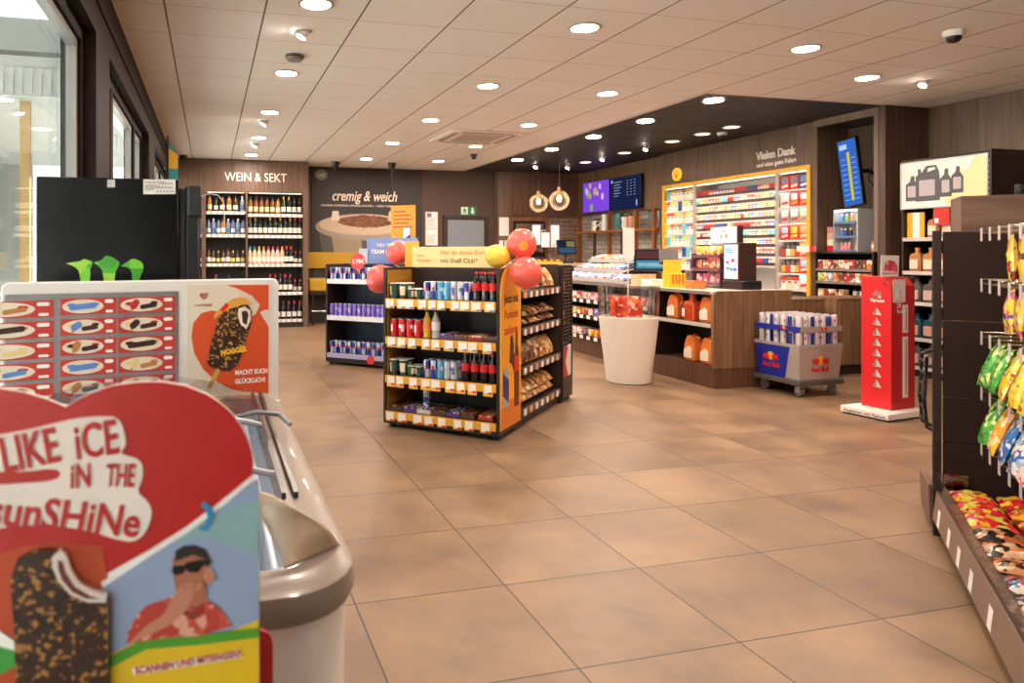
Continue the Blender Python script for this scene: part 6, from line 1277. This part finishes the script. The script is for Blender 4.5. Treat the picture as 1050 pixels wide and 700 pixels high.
for z0, z1 in ((.66, .88), (.15, .63)): q = box('white_slot', mat('slot_white', '#e4d9d2', .4), rs, .13, .195, -.004, -.0022, z0, z1); box('slot_shadow_groove', grey, q, .165, .178, -.005, -.004, z0 + .02, z1 - .02)
text('lettering', '2€', .05, (.06, -.004, .86), tw, rs, extrude=.0005); text('lettering', 'Rabatt', .04, (.06, -.004, .815), tw, rs, extrude=.0005, width=.13)
b = MB(); b.box(-.012, .29, -.004, .05, 1.031, 1.10); b.build('clear_tray', clear, rs)
SL = Matrix.Translation((-.0015, .215, 0)) @ Matrix.Rotation(-PI / 2, 4, 'Z')
for k in range(8):
    z = .80 - k * .082; s_ = .038 if k not in (3,) else .046
    b = MB(); b.T = SL; b.prism([(.065, z), (.14, z - .004), (.12, z + .03), (.10, z + .058), (.085, z + .03)], -.001, 0, 0); b.prism([(.065, z), (.10, z + .003), (.10, z + .055), (.085, z + .03)], -.002, -.001, 1); b.build('cone_print', [mat('cone_pale', '#cfc4b8', .5), mat('cone_grey', '#8d8680', .5)], rs, smooth=False)
b = MB(); b.T = SL; b.prism([(.06, .955), (.09, .945), (.145, .95), (.13, .985), (.11, .97), (.10, 1.0), (.08, .975)], -.001, 0); b.build('emblem_print', mat('emblem_grey', '#a8746c', .5), rs, smooth=False)
o = text('lettering', 'Verano', .042, (-.003, .165, .90), tw, rs, rz=-PI / 2, extrude=.0005, width=.115, bold=.001)
MB().xprism([(.075, .935), (.105, .935), (.09, .95)], -.0025, -.0015).build('emblem_print', tw, rs, smooth=False)
text('lettering', 'Registrier mit Rabatt', .03, (-.1665, .27, .023), td, rs, rz=-PI / 2, extrude=.0005, width=.33)
tcd = thing('price_card', 'white card with pink picture standing on the red column', 'card', FR(.03, .09, 1.101), RS + .05)
MB().prism([(-.02, 0), (.215, 0), (.225, .165), (-.01, .17)], 0, .004).build('card', white, tcd); MB().prism([(.02, .05), (.20, .035), (.20, .08), (.16, .12), (.10, .13), (.03, .11)], -.0015, 0).build('pink_picture', pack('pink_pic', ['#e0607a', '#c9405a', '#f0a9b4', '#d86a80'], 24), tcd, smooth=False); MB().box(.0, .205, -.0015, 0, .02, .028).build('text_line', grey, tcd, smooth=False)
# ================================================================== confectionery gondola at the right edge
RR = math.atan2(-.72, -.69)
FP = Frame((3.2, 2.56, 0), RR)                 # x along the aisle towards the camera, y into the shelf
GL_ = 1.75
gd = thing('confectionery_gondola', 'dark brown gondola with hanging sweet bags and a low tray by the aisle', 'gondola', FP.loc, RR)
b = MB()
for k, (z0, z1) in enumerate(((.0, .43), (.434, .63), (.634, .98), (.984, 1.385))): b.box(-.03, -.004, .03, .56, z0, z1)
b.build('end_panel', mat('gondola_panel', '#2a1812', .7, spec=.25), gd, .002)
b = MB(); b.box(-.04, .0, -.008, .022, 0, 1.39); b.build('post', mat('post_brown', '#2e1d16', .6, spec=.3), gd)
b = MB()
for k in range(26): b.box(-.03, -.022, -.0095, -.0085, .06 + k * .051, .085 + k * .051); b.box(-.012, -.004, -.0095, -.0085, .06 + k * .051, .085 + k * .051)
b.build('post_slots', black, gd, smooth=False)
b = MB()
for k in range(4): b.box(0.0, GL_, .56, .585, .03 + k * .42, .446 + k * .42)
b.build('back_panel', mat('gondola_panel', '#2a1812', .7, spec=.25), gd)
box('base', dark, gd, 0, GL_, .06, .555, 0, .10); box('tray_floor', dark, gd, 0, GL_, .022, .555, .10, .125)
lp = MB(); lp.xprism([(-.012, .075), (.0, .07), (.014, .20), (.002, .205)], .0, GL_); lp = lp.build('tray_lip', mat('lip_brown', '#7b6152', .4), gd, .002)
MB().xprism([(.006, .203), (.01, .203), (.02, .262), (.016, .262)], .0, GL_).build('clear_riser', glass('riser', '#efe6e0', .12), gd)
for x in (.12, .36, .57, .80, 1.1): MB().xprism([(-.0128, .085), (-.0118, .085), (-.0045, .155), (-.0055, .155)], x, x + .055).build('price_tag', tagw, lp, smooth=False)
box('corner_plate', glass('corner_plate_clear', '#e8ddd6', .15), gd, .0, .004, -.01, .12, .20, .29)
# neighbouring section behind the end panel: only its end is in view
nbx = MB(); nbx.xprism([(-.005, .02), (.30, .02), (.30, .19), (.0, .19), (-.015, .22), (-.022, .215), (-.015, .05)], -.33, -.045); nbx.build('rear_base', mat('rear_base_brown', '#6b5142', .45), gd, .003)
cvm = MB(); cvm.tube([(-.10, .02, .82), (-.10, -.02, .80), (-.10, -.03, .6), (-.10, -.02, .47), (-.10, .02, .45)], .008); cvm.tube([(-.25, .02, .82), (-.25, -.02, .80), (-.25, -.03, .6), (-.25, -.02, .47), (-.25, .02, .45)], .008)
for q in range(6): cvm.tube([(-.10, -.028, .5 + q * .055), (-.25, -.028, .5 + q * .055)], .005)
cvm.build('wire_pocket', black, gd)
hookm = mat('hook_chrome', '#a89a90', .25, .9)
HZ = [1.375, 1.155, .925, .685, .445]
for r, z in enumerate(HZ):
    for k in range(10):
        x = .09 + k * .16
        h = MB(); h.tube([(x, .56, z), (x, .16, z), (x, .152, z + .008)], .003, 6); h.tube([(x, .56, z + .02), (x, .155, z + .02)], .002, 6); h = h.build('hook', hookm, gd)
        MB().box(x - .017, x + .017, .149, .151, z - .035, z + .022).build('price_tag', mat('hook_tag', '#b9b2ae', .6), h, smooth=False)
pal = dict(gold=['#f0c02a', '#d8262a', '#f6dd6a', '#6a3a1a', '#f0b020'], yellow=['#f5cf3a', '#e05a8a', '#fbe9a0', '#4a3a8a', '#f3c030'], violet=['#b9a3dc', '#7a5ab8', '#e9e2f3', '#3f9a5a', '#9d84cc'], green=['#3fa03a', '#5fbf4a', '#2f8a35', '#d8e08a'], lemon=['#f6dc2a', '#f3e880', '#e8b81f', '#c0402f', '#fbf0a0'], orange=['#f0a21f', '#f6c040', '#e0861a', '#fbe0a0'], bluew=['#2f6fb8', '#d3dfe8', '#f0e6c8', '#1f4f9a', '#8fb4d8'], pinkb=['#e0607a', '#f3c8d0', '#c9405a', '#f6e6e0'])
bagK = {k: Kind(slab_bag('sweet_bag', .125, .19 if k not in ('yellow', 'violet') else .175, .036, pack('bag_' + k, [c[0], c[1], c[0], c[2], c[0], c[3], c[-1], c[0]], 46, .22, coat=.5), seed=120 + i)) for i, (k, c) in enumerate(pal.items())}
thin = Kind(slab_bag('sweet_bag', .085, .185, .03, pack('bag_gold_thin', ['#f0c02a', '#d8262a', '#f6dd6a', '#6a3a1a', '#f0b020', '#e9c85a'], 26, .25, coat=.4), seed=140))
lookb = dict(gold='gold and red', yellow='yellow and pink', violet='violet and green', green='shiny green', lemon='lemon yellow', orange='orange yellow', bluew='blue and white', pinkb='pink')
rows_ = [(1.375, [None, None, 'gold', 'gold', 'gold', 'gold', 'yellow', 'gold', 'lemon']), (1.155, [None, None, 'yellow', 'yellow', 'violet', 'violet', 'bluew', 'yellow', 'violet']), (.925, [None, 'green', 'green', 'lemon', 'lemon', 'lemon', 'green', 'orange', 'lemon']), (.685, [None, 'green', 'orange', 'bluew', 'bluew', 'pinkb', 'bluew', 'pinkb', 'orange'])]
for r, (z, row) in enumerate(rows_):
    for k, t in enumerate(row):
        if not t: continue
        K = thin if (r == 0 and t == 'gold') else bagK[t]; hh = .098 if r != 1 else .09
        for q in range(2):
            sw_ = [.0, .05, .36, .36][r] * (1 - q * .35)
            px_x, px_y, top = .09 + k * .16, .19 + q * .08, z - .009
            o = K.put(FP(px_x, px_y - math.sin(sw_) * hh, top - math.cos(sw_) * hh), RR, f'{lookb[t]} sweet bag, {["top", "second", "third", "fourth"][r]} hook row, {["front", "rear"][q]}, {ORD[k]} from the post', 'sweet bag', 'hanging sweet bags on the gondola')
            o.rotation_euler = (-sw_, .10 * math.sin(k * 2.1 + r), RR + .10 * math.sin(k * 1.7 + q))
# bags lying in the low tray
tp_ = dict(red=(['#c9202a', '#e8b52a', '#b3182a', '#d8d05a', '#8f1424', '#e03a30'], 'red and yellow'), teal=(['#1f6f8f', '#e9eef0', '#2a2420', '#c9a23a', '#1a1512'], 'teal and white'), black=(['#1a1414', '#c98a5a', '#e0b08a', '#b3602a', '#2a1a1a', '#d8c0a0'], 'black and peach'), pale=(['#d8cfc8', '#b33a3a', '#2f6f9a', '#e9e0d8', '#3a2a2a'], 'pale mixed'))
tk = {k: Kind(slab_bag('lying_sweet_bag', .148, .155, .05, pack('tray_' + k, c[0], 34, .22, coat=.5), seed=160 + i)) for i, (k, c) in enumerate(tp_.items())}
for c in range(8):
    for d in range(3):
        t = 'red' if c < 3 else ['black', 'teal', 'teal'][d] if c < 6 else ['pale', 'teal', 'black'][d]
        for lv in range(2):
            o = tk[t].put(FP(.115 + c * .162, .115 + d * .165, .162 + lv * .060), RR, f'{tp_[t][1]} tray sweet bag, {["bottom", "upper"][lv]} layer, {ORD[d]} from the lip, {ORD[c]} from the post', 'sweet bag', 'sweet bags lying in the low tray')
            o.rotation_euler = (-PI / 2 + .05 * math.sin(c * 2 + d), .05 * math.sin(c + d * 3), RR + .06 * math.sin(c * 3 + d * 5 + lv))
# walnut clad cabinet behind the gondola, bottles standing in its open top
FW = Frame((4.02, 3.07, 0), math.atan2(-.69, .72))
wc_ = thing('walnut_clad_bin', 'tall walnut clad box behind the sweet bag gondola with spray bottles inside', 'cabinet', FW.loc, FW.rz)
wv = wood('coarse_walnut', '#5a4234', '#80634f', sx=18, sz=1.6, axis='x')
box('front', wv, wc_, 0, .36, 0, .02, .05, 1.603); box('front', wv, wc_, .362, .72, 0, .02, .05, 1.603); box('side', wv, wc_, 0, .02, .021, .30, .05, 1.603); box('side', wv, wc_, .70, .72, .021, .30, .05, 1.603); box('back', wv, wc_, .0, .72, .301, .32, .05, 1.603); box('inner_floor', dark, wc_, .021, .699, .021, .30, 1.42, 1.44); box('plinth', dark, wc_, .02, .70, .02, .30, 0, .05)
for k, c in enumerate((black, black, white, grey, white)):
    e = empty('spray_bottle'); MB().lathe([(.035, 0), (.037, .02), (.037, .13), (.018, .17), (.016, .18)], 16).build('body', c, e); b = MB(); b.lathe([(.02, .175), (.02, .195)], 12); b.box(-.045, .03, -.012, .012, .195, .222); b.build('trigger_head', c if k != 3 else black, e)
    Kind(e).put(FW(.27 + k * .085, .10, 1.441), .4, f'{["black", "black", "white", "grey", "white"][k]} spray bottle in the walnut clad box, {ORD[k]} from the oil shelf', 'spray bottle', 'spray bottles in the walnut clad box')
for kd in Kind.ALL:                          # spare kinds that found no place are taken out
    if not kd.used:
        for o in [*kd.o.children_recursive, kd.o]: bpy.data.objects.remove(o)
# ================================================================== light, world, camera
w = bpy.data.worlds.new('daylight'); SC.world = w; w.use_nodes = True
bg = w.node_tree.nodes['Background']; sk_ = w.node_tree.nodes.new('ShaderNodeTexSky'); sk_.sky_type = 'NISHITA'; sk_.sun_disc = False; sk_.sun_elevation = math.radians(38); sk_.sun_rotation = math.radians(200); sk_.dust_density = 4.0
mxw = w.node_tree.nodes.new('ShaderNodeMixRGB'); mxw.inputs[0].default_value = .75; mxw.inputs[2].default_value = (.95, .98, 1, 1)
mlt = w.node_tree.nodes.new('ShaderNodeMixRGB'); mlt.blend_type = 'MULTIPLY'; mlt.inputs[0].default_value = 1; mlt.inputs[2].default_value = (.12, .12, .12, 1)
w.node_tree.links.new(sk_.outputs[0], mlt.inputs[1]); w.node_tree.links.new(mlt.outputs[0], mxw.inputs[1]); w.node_tree.links.new(mxw.outputs[0], bg.inputs[0]); bg.inputs[1].default_value = 2.4
sd_ = bpy.data.lights.new('sun', 'SUN'); sun = bpy.data.objects.new('sun', sd_); COL.objects.link(sun); sun.location = (20, 0, 30); sd_.energy = 36; sd_.angle = .02; sd_.color = (1, .96, .9)
sun.rotation_euler = Vector((-.65, .03, -.76)).to_track_quat('-Z', 'Y').to_euler()
cd = bpy.data.cameras.new('camera'); cam = bpy.data.objects.new('camera', cd); COL.objects.link(cam); SC.camera = cam
cam.location = (0, 0, HCAM); cam.rotation_euler = (PI / 2, 0, -YAW)
cd.sensor_width = 36; cd.sensor_fit = 'HORIZONTAL'; cd.lens = FPX / 1050 * 36
cd.shift_x = (525 - 412) / 1050; cd.shift_y = -(350 - 259) / 1050
cd.clip_start = .05; cd.clip_end = 200
cd.dof.use_dof = True; cd.dof.focus_distance = 6.2; cd.dof.aperture_fstop = 5.6
SC.view_settings.view_transform = 'Standard'; SC.view_settings.look = 'None'; SC.view_settings.gamma = 1; SC.view_settings.use_curve_mapping = False; SC.view_settings.exposure = 0.54
SC.cycles.use_denoising = True; SC.cycles.max_bounces = 7; SC.cycles.transparent_max_bounces = 24; SC.cycles.caustics_reflective = False; SC.cycles.caustics_refractive = False; SC.cycles.sample_clamp_indirect = 8
